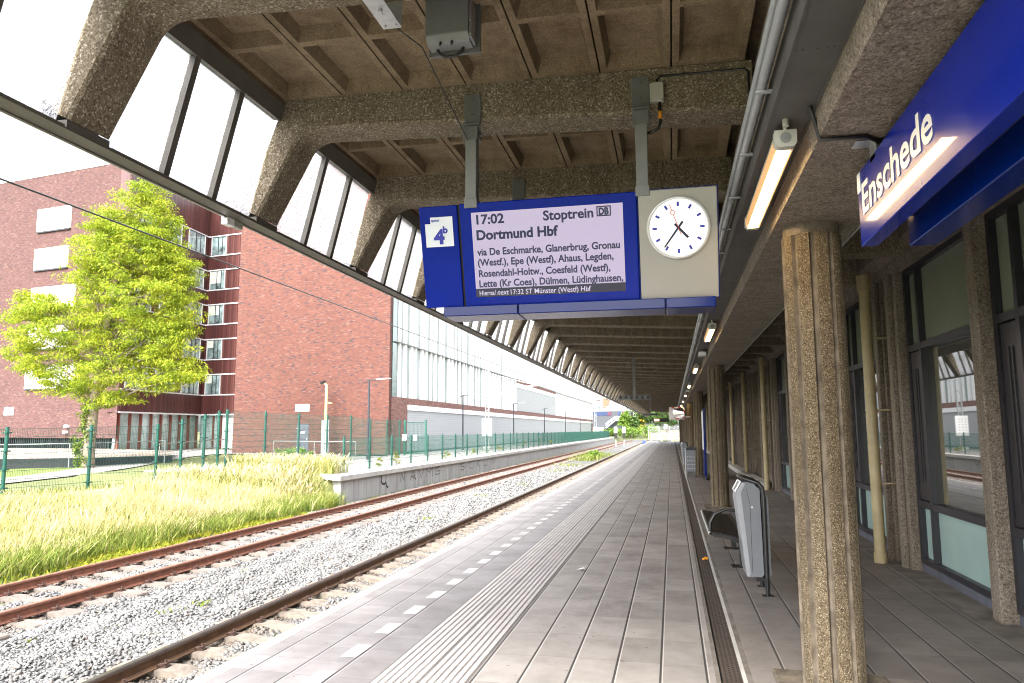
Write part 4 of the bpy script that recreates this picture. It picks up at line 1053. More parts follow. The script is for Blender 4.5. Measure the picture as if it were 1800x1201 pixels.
mesh_fence('mesh_fence', pf, [1.36]*len(pf), [.01]*len(pf), 'low green mesh fence along the edge of the far platform', .042, .05, .0035, rows=5)
gt = thing('fence_gate', (-16.6, 45.6, 0), 'green fence gate with small white signs beside the brick corner', 'gate')
b = MB()
for x, y in ((-17.1, 45.3), (-15.9, 46.0)): b.box(x-.06, y-.06, 0, x+.06, y+.06, 2.3)
b.build('gate_post', 'greenpost', gt)
b = MB()
for k in range(16):
    t = (k+.5)/16; b.box(-17.1+1.2*t-.008, 45.3+.7*t-.008, .1, -17.1+1.2*t+.008, 45.3+.7*t+.008, 2.1)
for z in (.1, 1.1, 2.1): b.obox((-16.5, 45.65, z), (.6, .35, 0), (.01, -.02, 0), (0, 0, .025))
b.build('gate_leaf', 'greenpost', gt)
b = MB(); b.box(-17.25, 45.2, .95, -16.95, 45.21, 1.35); b.box(-16.6, 45.5, .95, -16.35, 45.51, 1.3); b.build('notice', 'signface', gt)
# handrails by the ramp
def handrail(pts, label, h=1.0, mid=True):
    b = MB(); P = [Vector((x, y, lf(x, y)+.0)) for x, y in pts]
    top = [p+Vector((0, 0, h)) for p in P]; b.tube(top, .028, 8)
    if mid: b.tube([p+Vector((0, 0, h*.55)) for p in P], .018, 8)
    for p in P: b.tube([p-Vector((0, 0, .3)), p+Vector((0, 0, h))], .026, 8)
    tag(b.build('handrail', 'galv'), label, 'handrail')
handrail([(-38.5, 27.2), (-34.2, 29.6), (-30.3, 32.0), (-27.5, 35.6)], 'galvanised handrail above the black retaining wall, behind the tree', 1.25)
handrail([(-28.3, 36.2), (-29.0, 41), (-30.5, 46)], 'lower galvanised handrail climbing beside the pale path', 1.05)
handrail([(-24.5, 41.8), (-21.5, 41.4), (-18.6, 41.0)], 'galvanised handrail in front of the red brick block', 1.0, False)
# retaining wall and pebble bank
b = MB(); b.prism([(-46, 22.5), (-38.3, 27.6), (-34, 30.0), (-30, 32.5), (-27.6, 36.4), (-28.2, 36.8), (-30.5, 33.2), (-34.4, 30.6), (-38.7, 28.2), (-46, 23.1)], XY, -1.2, .22, 0)
tag(b.build('retaining_wall', 'blackwall'), 'low black brick retaining wall behind the tree', 'wall')
v = []; f = []
fr_ = [(-46, 23.1), (-38.7, 28.2), (-34.4, 30.6), (-30.5, 33.2), (-28.2, 36.8)]; bk = [(-62, 50.2), (-54, 49.0), (-47, 48.0), (-41, 47.1), (-32, 42.5)]
for (p, q) in zip(fr_, bk): v += [(p[0], p[1], .21), (q[0], q[1], .30)]
b = MB(); b.add(v, [(2*i, 2*i+2, 2*i+3, 2*i+1) for i in range(4)]); struct('pebble_bank', b, 'pebble')

# ------------------------------------------------------------------ buildings
FD = Vector((1, -.151, 0)).normalized(); FN = Vector((-.151, -1, 0)).normalized()    # facade direction to the right, normal to the camera side
def wall_pt(p0, s, z, out=0): q = Vector((p0[0], p0[1], 0))+FD*s+FN*out; return (q.x, q.y, z)
def fbox(b, p0, s0, s1, z0, z1, o0, o1, m=0):
    c = (Vector(wall_pt(p0, s0, z0, o0))+Vector(wall_pt(p0, s1, z1, o1)))/2
    return b.obox(c, FD*((s1-s0)/2), FN*((o1-o0)/2), (0, 0, (z1-z0)/2), m)
office = thing('office_building', (-31, 47.3, 0), 'red brick office building with dark timber bay, recessed windows and white shutter panels', 'office building')
BR = (-18.3, 45.4); BLK = 12.86
b = MB(); BL_ = wall_pt(BR, -BLK, 0); b.prism([BR, (-20.5, 62), (-33, 62), (BL_[0], BL_[1])], XY, -.1, 21); b.build('brick_block', 'brick', office)
b = MB()
for s in (-9.0,): fbox(b, BR, s-.02, s+.02, 0, 21, 0, .003)
for z in (10.1,): fbox(b, BR, -BLK, 0, z-.012, z+.012, 0, .003)
M['seam'] = plain('movement_joint', (.10, .04, .03), .9); b.build('expansion_joint', 'seam', office)
b = MB(); s0, s1 = -7.28, -6.28
fbox(b, BR, s0, s1, .0, 2.08, 0, .02); dr = b.build('door', 'slate', office)
b = MB(); fbox(b, BR, s0+.35, s0+.7, 1.42, 1.55, .02, .03); b.build('notice', 'signface', dr)
b = MB(); fbox(b, BR, s1-.15, s1-.08, .95, 1.1, .02, .06); fbox(b, BR, s0+.02, s0+.08, 1.7, 1.8, .02, .04); fbox(b, BR, s0+.02, s0+.08, .4, .5, .02, .04); b.build('handle', 'galv', dr)
b = MB(); fbox(b, BR, -7.43, -6.27, 2.92, 3.43, 0, .05)
for k in range(8): fbox(b, BR, -7.38, -6.32, 2.96+.058*k, 2.985+.058*k, .05, .075)
b.build('vent_grille', 'louvre', office)
# left wing
WC = (-40.9, 47.4)
b = MB(); WL_ = wall_pt(WC, -34, 0); b.prism([WC, (-42.3, 47.75), (-43.2, 60), (WL_[0]-1, 66), (WL_[0], WL_[1])], XY, 1.08, 22.8); b.build('left_wing_wall', 'brick2', office)
b = MB(); fbox(b, WC, -34, -.9, -.3, 1.08, -2, -.25); 
for k in range(150): fbox(b, WC, -34+k*.22, -34+k*.22+.08, .25, 1.08, -.25, -.17)
b.build('dark_base', 'blackwall', office)
b = MB(); fbox(b, WC, -12.4, -11.3, 2.92, 3.53, 0, .05); b.build('vent_grille', 'louvre', office)
for z0, z1, s0, s1 in ((17.98, 19.85, -10.1, -6.3), (14.75, 16.5, -10.1, -6.3), (11.5, 13.25, -10.1, -5.2), (8.2, 10.0, -10.1, -5.6), (5.0, 6.8, -10.1, -4.6)):
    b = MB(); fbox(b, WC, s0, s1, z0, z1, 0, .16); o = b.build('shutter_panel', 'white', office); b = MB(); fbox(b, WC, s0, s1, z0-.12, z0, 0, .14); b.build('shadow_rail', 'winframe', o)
b = MB(); fbox(b, WC, -5.2, -4.9, 1.9, 2.1, 0, .25); fbox(b, WC, -5.3, -5.0, 1.45, 1.65, 0, .25); b.build('wall_lamp', 'white', office)
b = MB(); fbox(b, WC, -34, .02, 22.8, 22.92, -1, .04); b.build('parapet', 'alu', office)
# timber bay: side wall runs away from the wing corner, then an inner wall behind the block
S0 = Vector((-40.86, 47.45, 0)); S1 = Vector((-41.5, 58.3, 0)); SDIR = (S1-S0).normalized(); SNN = Vector((SDIR.y, -SDIR.x, 0))
def sbox(b, t0, t1, z0, z1, o0, o1, m=0):
    c = S0+SDIR*((t0+t1)/2)+SNN*((o0+o1)/2)+Vector((0, 0, (z0+z1)/2)); return b.obox(c, SDIR*((t1-t0)/2), SNN*((o1-o0)/2), (0, 0, (z1-z0)/2), m)
SL = (S1-S0).length; IN = (S1.x, S1.y)
b = MB(); sbox(b, .0, SL+1, 3.05, 22.75, -1, 0); fbox(b, IN, 0, 13, 3.05, 22.75, -1, .0); b.build('timber_cladding', 'clad', office)
b = MB()
for z in [4.8+3.2*k for k in range(5)]:
    for zz in (z, z+1.85): sbox(b, 0, SL, zz-.05, zz+.05, 0, .07); fbox(b, IN, 0, 4.5, zz-.05, zz+.05, 0, .07)
sbox(b, 0, SL, 2.98, 3.1, 0, .08); fbox(b, IN, 0, 4.5, 2.98, 3.1, 0, .08); fbox(b, IN, 0, 4.5, 22.7, 22.8, 0, .08); sbox(b, 0, SL, 22.7, 22.8, 0, .08)
b.build('white_band', 'alu', office)
M['blind'] = plain('pale_roller_blind', (.55, .58, .52), .6, var=.1)
def win(fn, a0, a1, z):
    f_ = MB(); fr = .06
    fn(f_, a0, a0+fr, z+.05, z+1.80, 0, .08, 0); fn(f_, a1-fr, a1, z+.05, z+1.80, 0, .08, 0)
    for t in (.45, .72): a = a0+(a1-a0)*t; fn(f_, a-.03, a+.03, z+.05, z+1.8, 0, .055, 1)
    fn(f_, a0+fr, a1-fr, z+.05, z+.10, 0, .055, 1); fn(f_, a0+fr, a1-fr, z+1.75, z+1.8, 0, .055, 1)
    o = f_.build('window', ['alu', 'winframe'], office)
    g = MB(); fn(g, a0+fr, a1-fr, z+.10, z+1.75, 0, .02, 0); g.build('glass_pane', 'office', o)
    if random.random() < .6:
        g = MB(); h = random.uniform(.3, 1.2); q = a0+fr+(a1-a0-2*fr)*random.choice([.45, .72]); fn(g, a0+fr, q, z+1.75-h, z+1.75, .02, .025, 0); g.build('roller_blind', 'blind', o)
for k in range(5):
    z = 4.8+3.2*k
    for t0 in (.5, 4.1, 7.65): win(lambda b, a, c, z0, z1, o0, o1, m: sbox(b, a, c, z0, z1, o0, o1, m), t0, t0+2.55, z)
    win(lambda b, a, c, z0, z1, o0, o1, m: fbox(b, IN, a, c, z0, z1, o0, o1, m), .35, 2.1, z)
b = MB(); sbox(b, .2, SL, .05, 2.98, -.5, -.3); fbox(b, IN, -.3, 5, .05, 2.98, -.5, -.3); eg = b.build('entrance_glass', 'entry', office)
b = MB()
for k in range(9): t = .3+k*1.28; sbox(b, t, t+.16, .05, 2.98, -.3, -.12)
for k in range(3): fbox(b, IN, .3+k*.9, .42+k*.9, .05, 2.98, -.3, -.15)
M['mull'] = plain('red_brown_mullion', (.16, .04, .025), .5); b.build('mullion', 'mull', office)
b = MB(); fbox(b, IN, 2.3, 3.6, .05, 2.9, -.25, -.2); b.build('door', 'offwhite', office)

# glass-fronted hall beyond, parallel to the tracks
GX = -18.2; GY0, GY1 = 46.6, 172
hall = thing('glass_hall', (GX, 47, 0), 'long pale glass fronted hall with ribbed metal base beside the far platform', 'hall')
b = MB(); b.box(GX-12, 50, 3.42, GX-.25, GY1, 11.8); b.build('upper_wall', 'offwhite', hall)
b = MB(); b.box(GX-.6, GY0-.6, -.1, GX-.05, GY0+2.2, 3.86); b.box(GX-12, GY0+2.2, 3.42, GX-.0, GY1, 3.86); b.box(GX-12, 50, -.1, GX-.4, GY1, 3.42); b.box(GX-12, 86, 7.25, GX+.02, 116, 7.75); b.box(GX-12, GY1-1.2, 0, GX+.02, GY1+.02, 3.86); b.build('brick_band', 'hallbrick', hall)
b = MB(); b.box(GX-.38, GY0+2.3, .12, GX-.1, GY1-1.3, 3.02); b.box(GX-.3, 86, 3.9, GX+.0, 116, 6.7); b.build('ribbed_base', 'ribbed', hall)
b = MB(); b.box(GX-.3, GY0+2.2, 3.02, GX+.05, GY1-1.2, 3.40); b.box(GX-.3, 86, 6.72, GX+.05, 116, 7.24); b.build('white_fascia', 'white', hall)
b = MB(); b.box(GX-.2, GY0+2.3, 0, GX+.1, GY1, .12); b.build('base_rail', 'greenpost', hall)
b = MB()
def gq(y0, y1, z0, z1): b.add([(GX-.2, y0, z0), (GX-.2, y1, z0), (GX-.2, y1, z1), (GX-.2, y0, z1)], [(0, 3, 2, 1)])
gq(GY0-.4, 86, 3.87, 7.6); gq(116, GY1, 3.87, 7.6); gq(GY0-.4, GY1, 7.76, 11.7)
gp = b.build('glazing', 'facade', hall)
b = MB(); y = GY0+.5; i = 0
while y < GY1:
    for z0, z1 in ((3.87, 7.6), (7.7, 11.7)):
        if z0 < 5 and 85.5 < y < 116: continue
        b.box(GX-.19, y, z0, GX-.02, y+(.42 if (i*7) % 3 else .2), z1)
    y += (1.3 if i % 2 else .95); i += 1
b.build('white_fins', 'white', hall)
b = MB(); y = GY0-.2
while y < GY1:
    y += 1.3
b.box(GX-.19, GY0-.2, 7.60, GX+.07, GY1, 7.67)
b.build('walkway_grating', 'greymetal', hall)
M['greenglass'] = pane('green_tinted_glass', (.02, .07, .06), 1.8, .05, .8)
b = MB(); b.box(GX-.21, GY0-.55, 3.87, GX-.14, GY0+.35, 11.7); b.box(GX-1.0, GY0-.62, 3.87, GX-.22, GY0-.55, 11.7); b.build('end_glazing', 'greenglass', hall)

# ------------------------------------------------------------------ lamp posts, masts, poles and overhead wire
lam_y = [38.0, 56.8, 76.2, 95.5, 115, 134, 153]
def street_lamp():
    x, y = -16.5, lam_y[0]; r = thing('street_lamp', (x, y, 0), 'slim dark lamp post nearest the camera in front of the brick block', 'street lamp', 'lamp posts on the far platform')
    b = MB(); b.tube([(x, y, 0), (x, y, .9)], .075, 10); b.tube([(x, y, .9), (x, y, 4.42)], [.065, .05], 10); b.build('pole', 'lampdark', r)
    b = MB(); b.tube([(x-.28, y, 4.26), (x, y, 4.40), (x+.55, y, 4.44)], .028, 8); b.build('arm', 'lampdark', r)
    b = MB(); b.prism([(x+.45, 4.42), (x+.5, 4.47), (x+1.25, 4.50), (x+1.28, 4.47), (x+1.2, 4.45)], XZ, y-.12, y+.12); b.build('lamp_head', 'galv', r)
    return r
sl0 = street_lamp()
for k in range(1, 7):
    c = copy_tree(sl0, None, Vector((-16.5, lam_y[k], 0))); c['label'] = ('%s slim dark lamp post counted from the brick block' % ORD[k])
bm_ = thing('camera_pole', (-22.6, 45.7, 0), 'beige pole with a small dark camera beside a grey cabinet, before the brick wall', 'camera pole')
b = MB(); b.tube([(-22.6, 45.0, 0), (-22.6, 45.0, 4.62), (-22.72, 45.0, 4.74)], .09, 10); b.box(-22.6, 44.9, 3.4, -22.15, 45.0, 3.46); b.build('pole', 'beige', bm_)
b = MB(); b.obox((-22.85, 44.95, 4.82), (.16, 0, .07), (0, .07, 0), (-.03, 0, .07)); b.build('camera', 'black', bm_)
gc = thing('electrical_cabinet', (-22.4, 45.3, 0), 'tall grey electrical cabinet behind the fence under the beige pole', 'cabinet')
MB().box(-22.75, 44.7, 0.06, -22.2, 44.9, 2.3).build('body', 'galv', gc, bevel=.01); MB().box(-22.8, 44.65, 0, -22.15, 44.95, .06).build('base', 'concrete', gc); MB().box(-22.49, 44.68, .1, -22.47, 44.7, 2.25).build('door_seam', 'greymetal', gc)
def mast(x, y, h, label, lattice=False, box=True):
    r = thing('catenary_mast', (x, y, 0), label, 'catenary mast'); b = MB(); w_ = .14
    for s in (-1, 1): b.box(x+s*w_-.03, y-.07, 0, x+s*w_+.03, y+.07, h)
    n = int(h/.55)
    for k in range(n): 
        z = .3+k*.55; s = 1 if k % 2 else -1
        b.obox((x, y, z+.2), (w_, 0, .22*s), (0, .012, 0), (-.012, 0, .02))
    b.build('lattice', 'galv', r)
    if box:
        b = MB(); b.box(x-.42, y-.18, 1.1, x+.42, y-.08, 2.55); b.build('white_plate', 'white', r)
        b = MB()
        for i in range(3):
            for j in range(6): b.box(x-.3+.22*i, y-.19, 1.25+.2*j, x-.22+.22*i, y-.18, 1.33+.2*j)
        b.build('plate_holes', 'galv', r)
    MB().box(x-.3, y-.25, 0, x+.3, y+.25, .25).build('foot', 'concrete', r)
    b = MB(); b.tube([(x, y, 5.5), (x+.1, y-.02, 5.9)], .06, 8); b.tube([(x, y, 5.2), (x+4.4, y, 5.25)], .03, 8); b.tube([(x, y, 6.4), (x+4.4, y, 5.25)], .025, 8); b.build('cantilever', 'galv', r)
mast(-15.2, 59.7, 12.5, 'grey lattice catenary mast with white perforated plate on the far platform'); mast(-14.2, 139, 12.5, 'far pale lattice catenary mast at the end of the hall', box=False)
b = MB(); P_ = [(-9.55, -6, 5.32), (-9.55, 20, 5.30), (-9.55, 59.7, 5.25), (-9.55, 100, 5.22), (-9.55, 139, 5.25), (-9.55, 200, 5.25)]; b.tube(P_, .016, 6)
tag(b.build('overhead_wire', 'black'), 'single dark overhead contact wire above the rusty track', 'wire')

# ------------------------------------------------------------------ graffiti on the far platform wall
M['spray'] = plain('black_spray_paint', (.03, .03, .032), .7, var=.2)
M['spray2'] = plain('faded_grey_spray_paint', (.13, .125, .12), .8, var=.4)
def strokes(name, lst, r, label, mat):
    b = MB()
    for s in lst:
        for i in range(len(s)-1):
            a, c = Vector((-11.574, *s[i])), Vector((-11.574, *s[i+1])); d = (c-a).normalized(); n_ = Vector((0, -d.z, d.y)); b.add([a-n_*r-d*r*.4, a+n_*r-d*r*.4, c+n_*r+d*r*.4, c-n_*r+d*r*.4], [(0, 1, 2, 3)])
    tag(b.build(name, mat), label, 'graffiti')
def S(y0, z0, h, w, pts): return [(y0+p[0]*w, z0+p[1]*h) for p in pts]
strokes('graffiti', [S(28.1, -.72, .5, .9, [(0, 1), (-.05, .55), (.1, .35), (.35, .3), (.5, .42), (.62, .05), (.8, .0)])], .042, 'bold black spray hook on the far platform wall', 'spray')
sc2 = []
for i, (y0, g) in enumerate([(30.2, [(0, 0), (.1, .9), (.5, .1), (.6, 1)]), (31.4, [(0, 0), (.4, 1), (.8, 0), (.2, .4), (.7, .4)]), (32.6, [(0, 1), (.3, 0), (.7, 1)]), (33.6, [(0, 0), (0, 1), (.5, .5), (1, 1), (1, 0)]), (34.9, [(.8, 1), (0, .8), (.1, .1), (.8, .1), (.9, .5), (.3, .5)]), (37.6, [(0, 1), (.2, 0)]), (39.4, [(.9, 1), (0, .8), (.2, .55), (.9, .4), (.7, 0), (0, .1)]), (41.3, [(.8, 1), (0, .9), (0, .1), (.8, 0)]), (42.8, [(0, 0), (.3, 1), (.8, .9), (.2, .5), (.9, 0)]), (44.6, [(0, 1), (0, .1), (.6, 0), (.9, .1), (.9, 1)]), (46.8, [(0, 0), (.1, 1), (.7, .2), (.9, 1)])]):
    sc2.append(S(y0, -.62, .40, .95, g))
strokes('graffiti', sc2, .026, 'row of faded grey scribbled letters on the far platform wall', 'spray2')

# ------------------------------------------------------------------ vegetation
def blades(n, sampler, hmin, hmax, wid, lean, mats_frac, seed_frac=0., seedw=.018, wind=(.14, .08), hf=None):
    x, y = sampler(n); n = len(x); z = HT(x, y)
    h = rng.uniform(hmin, hmax, n)*(hf(x, y) if hf else 1.); a = rng.uniform(0, 6.283, n); ln = rng.uniform(.1, lean, n)*h
    dx = np.cos(a)*ln+wind[0]*h*.5; dy = np.sin(a)*ln+wind[1]*h*.5
    fa = rng.uniform(0, 3.1416, n); sx, sy = np.cos(fa)*wid*rng.uniform(.6, 1.4, n), np.sin(fa)*wid*rng.uniform(.6, 1.4, n)
    T = [0, .45, .8, 1.]; W = [1, .9, .6, .12]; L = []
    for t, w_ in zip(T, W):
        cx, cy, cz = x+dx*t*t, y+dy*t*t, z+h*(t-.12*t*t)
        L.append(np.stack([cx-sx*w_, cy-sy*w_, cz], -1)); L.append(np.stack([cx+sx*w_, cy+sy*w_, cz], -1))
    V = np.stack(L, 1).reshape(-1, 3)
    fc = np.array([[0, 1, 3, 2], [2, 3, 5, 4], [4, 5, 7, 6]]); F = (fc[None]+(np.arange(n)*8)[:, None, None]).reshape(-1, 4)
    mi = np.repeat((rng.random(n) > mats_frac).astype(int), 3)
    if seed_frac:
        idx = np.where(rng.random(n) < seed_frac)[0]; m = len(idx); k0 = len(V)
        ax = np.stack([(x+dx*.45)[idx], (y+dy*.45)[idx], (z+h*.66)[idx]], -1); tip = np.stack([(x+dx*1.15)[idx], (y+dy*1.15)[idx], (z+h*.97)[idx]], -1); mid = ax*.5+tip*.5
        SV = []; SF = []
        for q in range(2):
            g = rng.uniform(0, 3.1416, m); s = np.stack([np.cos(g), np.sin(g), np.zeros(m)], -1)*seedw*rng.uniform(.5, 1.4, m)[:, None]
            SV.append(np.stack([ax, mid-s, tip, mid+s], 1).reshape(-1, 3)); SF.append(np.arange(m*4).reshape(-1, 4)+k0+q*m*4)
        V = np.concatenate([V]+SV); F = np.concatenate([F]+SF); mi = np.concatenate([mi, np.full(2*m, 2)])
    return V, F, mi
def region(x0f, x1f, y0, y1):
    def f(n):
        y = rng.uniform(y0, y1, n); t = rng.random(n); a, c = x0f(y), x1f(y); return a+(c-a)*t, y
    return f
fx = np.array([[12.0, -21.5], [15.2, -20.4], [18.06, -19.2], [20.75, -18.7], [22.89, -17.9], [25, -16.9], [27, -16.8]])
fence_x = lambda y: np.interp(y, fx[:, 0], fx[:, 1])
def patch(s):   # clumping mask
    def f(n):
        x, y = s(int(n*1.7)); c = np.sin(x*1.9+y*.7)+np.sin(y*1.3-x*.8)+rng.normal(0, .9, len(x)); k = c > -.55; return x[k][:n], y[k][:n]
    return f
HF = lambda x, y: np.clip((x-fence_x(y)-.3)/3.2, .16, 1.)*np.clip(.55+.45*np.sin(x*1.1+y*.6)+.3*np.sin(y*1.9-x), .6, 1.)*np.clip((27-y)/5.5, .45, 1.)
A_ = blades(46000, patch(region(fence_x, lambda y: np.full_like(y, -11.75)+.25*np.sin(y*1.7), 8.5, 24.6)), .40, .85, .0050, .40, .74, .8, .0055, hf=HF)
B_ = blades(9000, region(lambda y: np.full_like(y, -12.5)+.3*np.sin(y*1.7), lambda y: np.full_like(y, -11.25)+.12*np.sin(y*2.3), 8, 24.3), .25, .6, .008, .8, .12)
C_ = blades(5000, region(lambda y: fence_x(y)+.2, lambda y: np.full_like(y, -12.3), 22.5, 26.5), .4, .9, .008, .5, .45, .4, .02)
D_ = blades(9000, region(lambda y: fence_x(y)-1.0, lambda y: fence_x(y)+1.8, 9, 26), .06, .28, .009, .8, .25)
F_ = blades(2600, region(lambda y: fence_x(y)+2.2, lambda y: np.full_like(y, -12.2), 9, 24.6), .80, 1.1, .005, .3, .9, .9, .007, hf=HF)
E_ = blades(9000, patch(region(fence_x, lambda y: np.full_like(y, -11.6), 9, 24.6)), .2, .55, .009, .7, .15, hf=HF)
k = 0; VV = []; FF = []; MM = []
for v, f, m in (A_, B_, C_, D_, E_, F_): VV.append(v); FF.append(f+k); MM.append(m); k += len(v)
tag(np_mesh('tall_grass', np.concatenate(VV), np.concatenate(FF), ['straw', 'green', 'seed'], np.concatenate(MM)), 'tall straw coloured dry grass with green tufts between fence and rusty track', 'grass', kind='stuff')
v, f, m = blades(6000, patch(region(lambda y: np.full_like(y, -11.6), lambda y: np.full_like(y, -10.85)+.25*np.sin(y*1.1)+.15*np.sin(y*3.1), 7, 21)), .04, .14, .014, 1.3, 0.)
v[:, 2] += .04
tag(np_mesh('low_weeds', v, f, ['weedy', 'weedy', 'weedy'], m), 'low yellow-green weeds creeping over the ballast edge', 'weeds', kind='stuff')
v, f, m = blades(16000, region(lambda y: np.full_like(y, -36), lambda y: fence_x(np.clip(y, 12, 27))-6., 20, 42), .03, .09, .012, 1., .1)
def cluster(n, c, s, h, wid=.012):
    def f(k): return c[0]+rng.normal(0, s, k), c[1]+rng.normal(0, s*1.6, k)
    return blades(n, f, h*.4, h, wid, 1.2, .1)
k = 0; VV = []; FF = []; MM = []
for c, n, s, h in (((-7.0, 9.4), 26, .05, .13), ((-6.9, 9.9), 22, .05, .14), ((-7.3, 8.5), 14, .06, .08), ((-7.8, 7.9), 16, .05, .1), ((-7.7, 12.4), 14, .05, .1), ((-7.0, 20.5), 26, .1, .16), ((-7.4, 28), 24, .12, .16), ((-6.9, 34), 24, .15, .2), ((-7.1, 45), 60, .4, .25), ((-7.3, 52), 150, .6, .35), ((-7.1, 62), 500, .7, .6), ((-7.2, 70), 700, .8, .7), ((-7.5, 8.6), 12, .04, .08)):
    v, f, m = cluster(n, c, s, h); v[:, 2] += .02; VV.append(v); FF.append(f+k); MM.append(m); k += len(v)
tag(np_mesh('ballast_tufts', np.concatenate(VV), np.concatenate(FF), ['straw', 'green', 'seed'], np.concatenate(MM)), 'small green tufts sprouting between the ballast stones', 'tufts', kind='stuff')

def leaf_cloud(centres, radii, nper, L, Wd, droop=.4, hollow=.3):
    """pinnate sprays filling ellipsoids: every leaf a narrow bent quad pair"""
    P = []; 
    for c, r, n in zip(centres, radii, nper):
        d = rng.normal(0, 1, (n, 3)); d /= np.linalg.norm(d, axis=1)[:, None]; rad = (hollow+(1-hollow)*rng.random(n))**(1/2.2); P.append(np.array(c)+d*rad[:, None]*np.array(r))
    P = np.concatenate(P); n = len(P)
    a = rng.uniform(0, 6.283, n); e = rng.normal(-.25*droop, .45, n); d = np.stack([np.cos(a)*np.cos(e), np.sin(a)*np.cos(e), np.sin(e)], -1)
    s = np.cross(d, rng.normal(0, 1, (n, 3))+np.array([0, 0, 1.5])); s /= np.linalg.norm(s, axis=1)[:, None]+1e-6
    l = L*rng.uniform(.5, 1.3, n)[:, None]; w_ = Wd*rng.uniform(.6, 1.3, n)[:, None]
    q = P+d*l; q[:, 2] -= droop*l[:, 0]*.5
    md = (P+q)/2+np.array([0, 0, 1])*l*.12
    V = np.stack([P, md-s*w_, q, md+s*w_], 1).reshape(-1, 3); F = np.arange(n*4).reshape(-1, 4)
    return V, F
TX, TY, TZ = -29.1, 31.9, -.32
# crown drawn in a frame u = along the picture's right, w = depth, z = up
CU_ = Vector((.977, -.2135*-1*-1, 0)); tu = np.array([rt.x, rt.y]); tw = np.array([-rt.y, rt.x])
crown = [(2.5, 0, 14.6, .9, .9), (1.9, .2, 13.7, 1.6, 1.2), (3.3, 0, 13.2, 1.1, 1.1), (.3, 0, 12.9, 1.3, 1.0), (-.4, .2, 11.9, 1.3, 1.1), (3.3, .2, 11.6, 1.2, 1.1), (3.9, 0, 10.2, 1.2, 1.0), (4.2, .2, 7.9, 1.2, .9), (4.1, 0, 6.4, 1.3, .8), (-3.3, .2, 8.6, 1.3, .7), (1.4, .2, 12.2, 1.9, 1.6), (2.6, -.3, 11.6, 1.6, 1.3), (.3, -.4, 11.2, 1.5, 1.3), (3.6, .2, 10.4, 1.6, 1.1), (1.5, .4, 10.2, 2.2, 1.5), (-.4, 0, 10.0, 1.5, 1.1), (4.1, .2, 8.9, 1.2, .9), (2.6, -.5, 8.8, 2.2, 1.4), (.4, .4, 8.8, 1.9, 1.3),
         (-2.0, 0, 8.2, 1.6, 1.0), (-3.6, .3, 7.7, 1.3, .8), (-.6, -.4, 7.6, 2.0, 1.2), (1.6, .2, 7.3, 2.1, 1.3), (3.7, -.2, 7.2, 1.7, 1.0), (-2.6, -.3, 6.7, 1.7, .9), (-3.9, .1, 6.2, 1.0, .7), (.2, .5, 6.2, 2.0, 1.1), (2.6, .2, 5.9, 2.1, 1.0), (4.4, .1, 5.2, 1.3, .65), (4.9, 0, 4.75, .8, .4), (-1.5, 0, 5.4, 1.8, .9), (-3.0, .2, 5.2, 1.2, .7), (1.1, -.2, 4.9, 1.8, .8), (3.1, 0, 4.5, 1.6, .6), (-.4, 0, 4.2, 1.3, .6), (-1.9, .2, 4.3, 1.0, .5), (1.4, 0, 3.6, 1.2, .45), (.2, .1, 3.4, .7, .35)]
tree = thing('locust_tree', (TX, TY, TZ), 'big golden green locust tree standing on the lawn before the brick building', 'tree')
b = MB(); b.tube([(TX-.02, TY, TZ-.3), (TX, TY, TZ), (TX+.06, TY, TZ+1.2), (TX+.16, TY, TZ+3.2), (TX+.4, TY+.1, TZ+6), (TX+.9, TY, TZ+9), (TX+1.6, TY-.2, TZ+12.4)], [.48, .36, .28, .25, .19, .12, .04], 12)
b.build('trunk', 'trunk', tree)
cen = []; rad = []; num = []
lb = MB()
def world(u, w_, z): return np.array([TX+tu[0]*u+tw[0]*w_, TY+tu[1]*u+tw[1]*w_, TZ+z])
for u, w0, z, ru, rz in crown:
    zb = max(2.9, z*.62); ub = .1+.11*max(0, zb-3)
    lb.tube([tuple(world(ub, 0, zb)), tuple(world((u+ub)/2, w0*.4, (z+zb)/2+.25)), tuple(world(u, w0*1.6, z))], [.085, .05, .014], 6)
    for s in range(int(12+ru*rz*19)):
        d = rng.normal(0, 1, 3); d /= np.linalg.norm(d); rr = rng.random()**.4
        q = (u+d[0]*rr*ru*.92, w0+d[1]*rr*ru*1.05*(1 if ru > 1 else 1.4), z+d[2]*rr*rz*.9)
        c = world(*q); cen.append(c); k = rng.uniform(.24, .5); rad.append((k*1.4, k*1.4, k*.5)); num.append(int(rng.uniform(60, 104)))
        if s % 3 == 0: lb.tube([tuple(world(u, w0, z)), tuple(c)], [.018, .006], 4, caps=False)
lb.build('limbs', 'trunk', tree)
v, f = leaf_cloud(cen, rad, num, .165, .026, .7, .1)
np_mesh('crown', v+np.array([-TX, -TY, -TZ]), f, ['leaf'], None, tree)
ic = [(TX+rng.normal(-.12, .2), TY-.22+rng.normal(0, .08), TZ+z+.1) for z in np.linspace(0, 3.0, 26)]
v, f = leaf_cloud(ic, [(.26, .2, .22)]*26, [60]*26, .12, .05, .3, .1)
np_mesh('ivy', v+np.array([-TX, -TY, -TZ]), f, ['ivy'], None, tree)

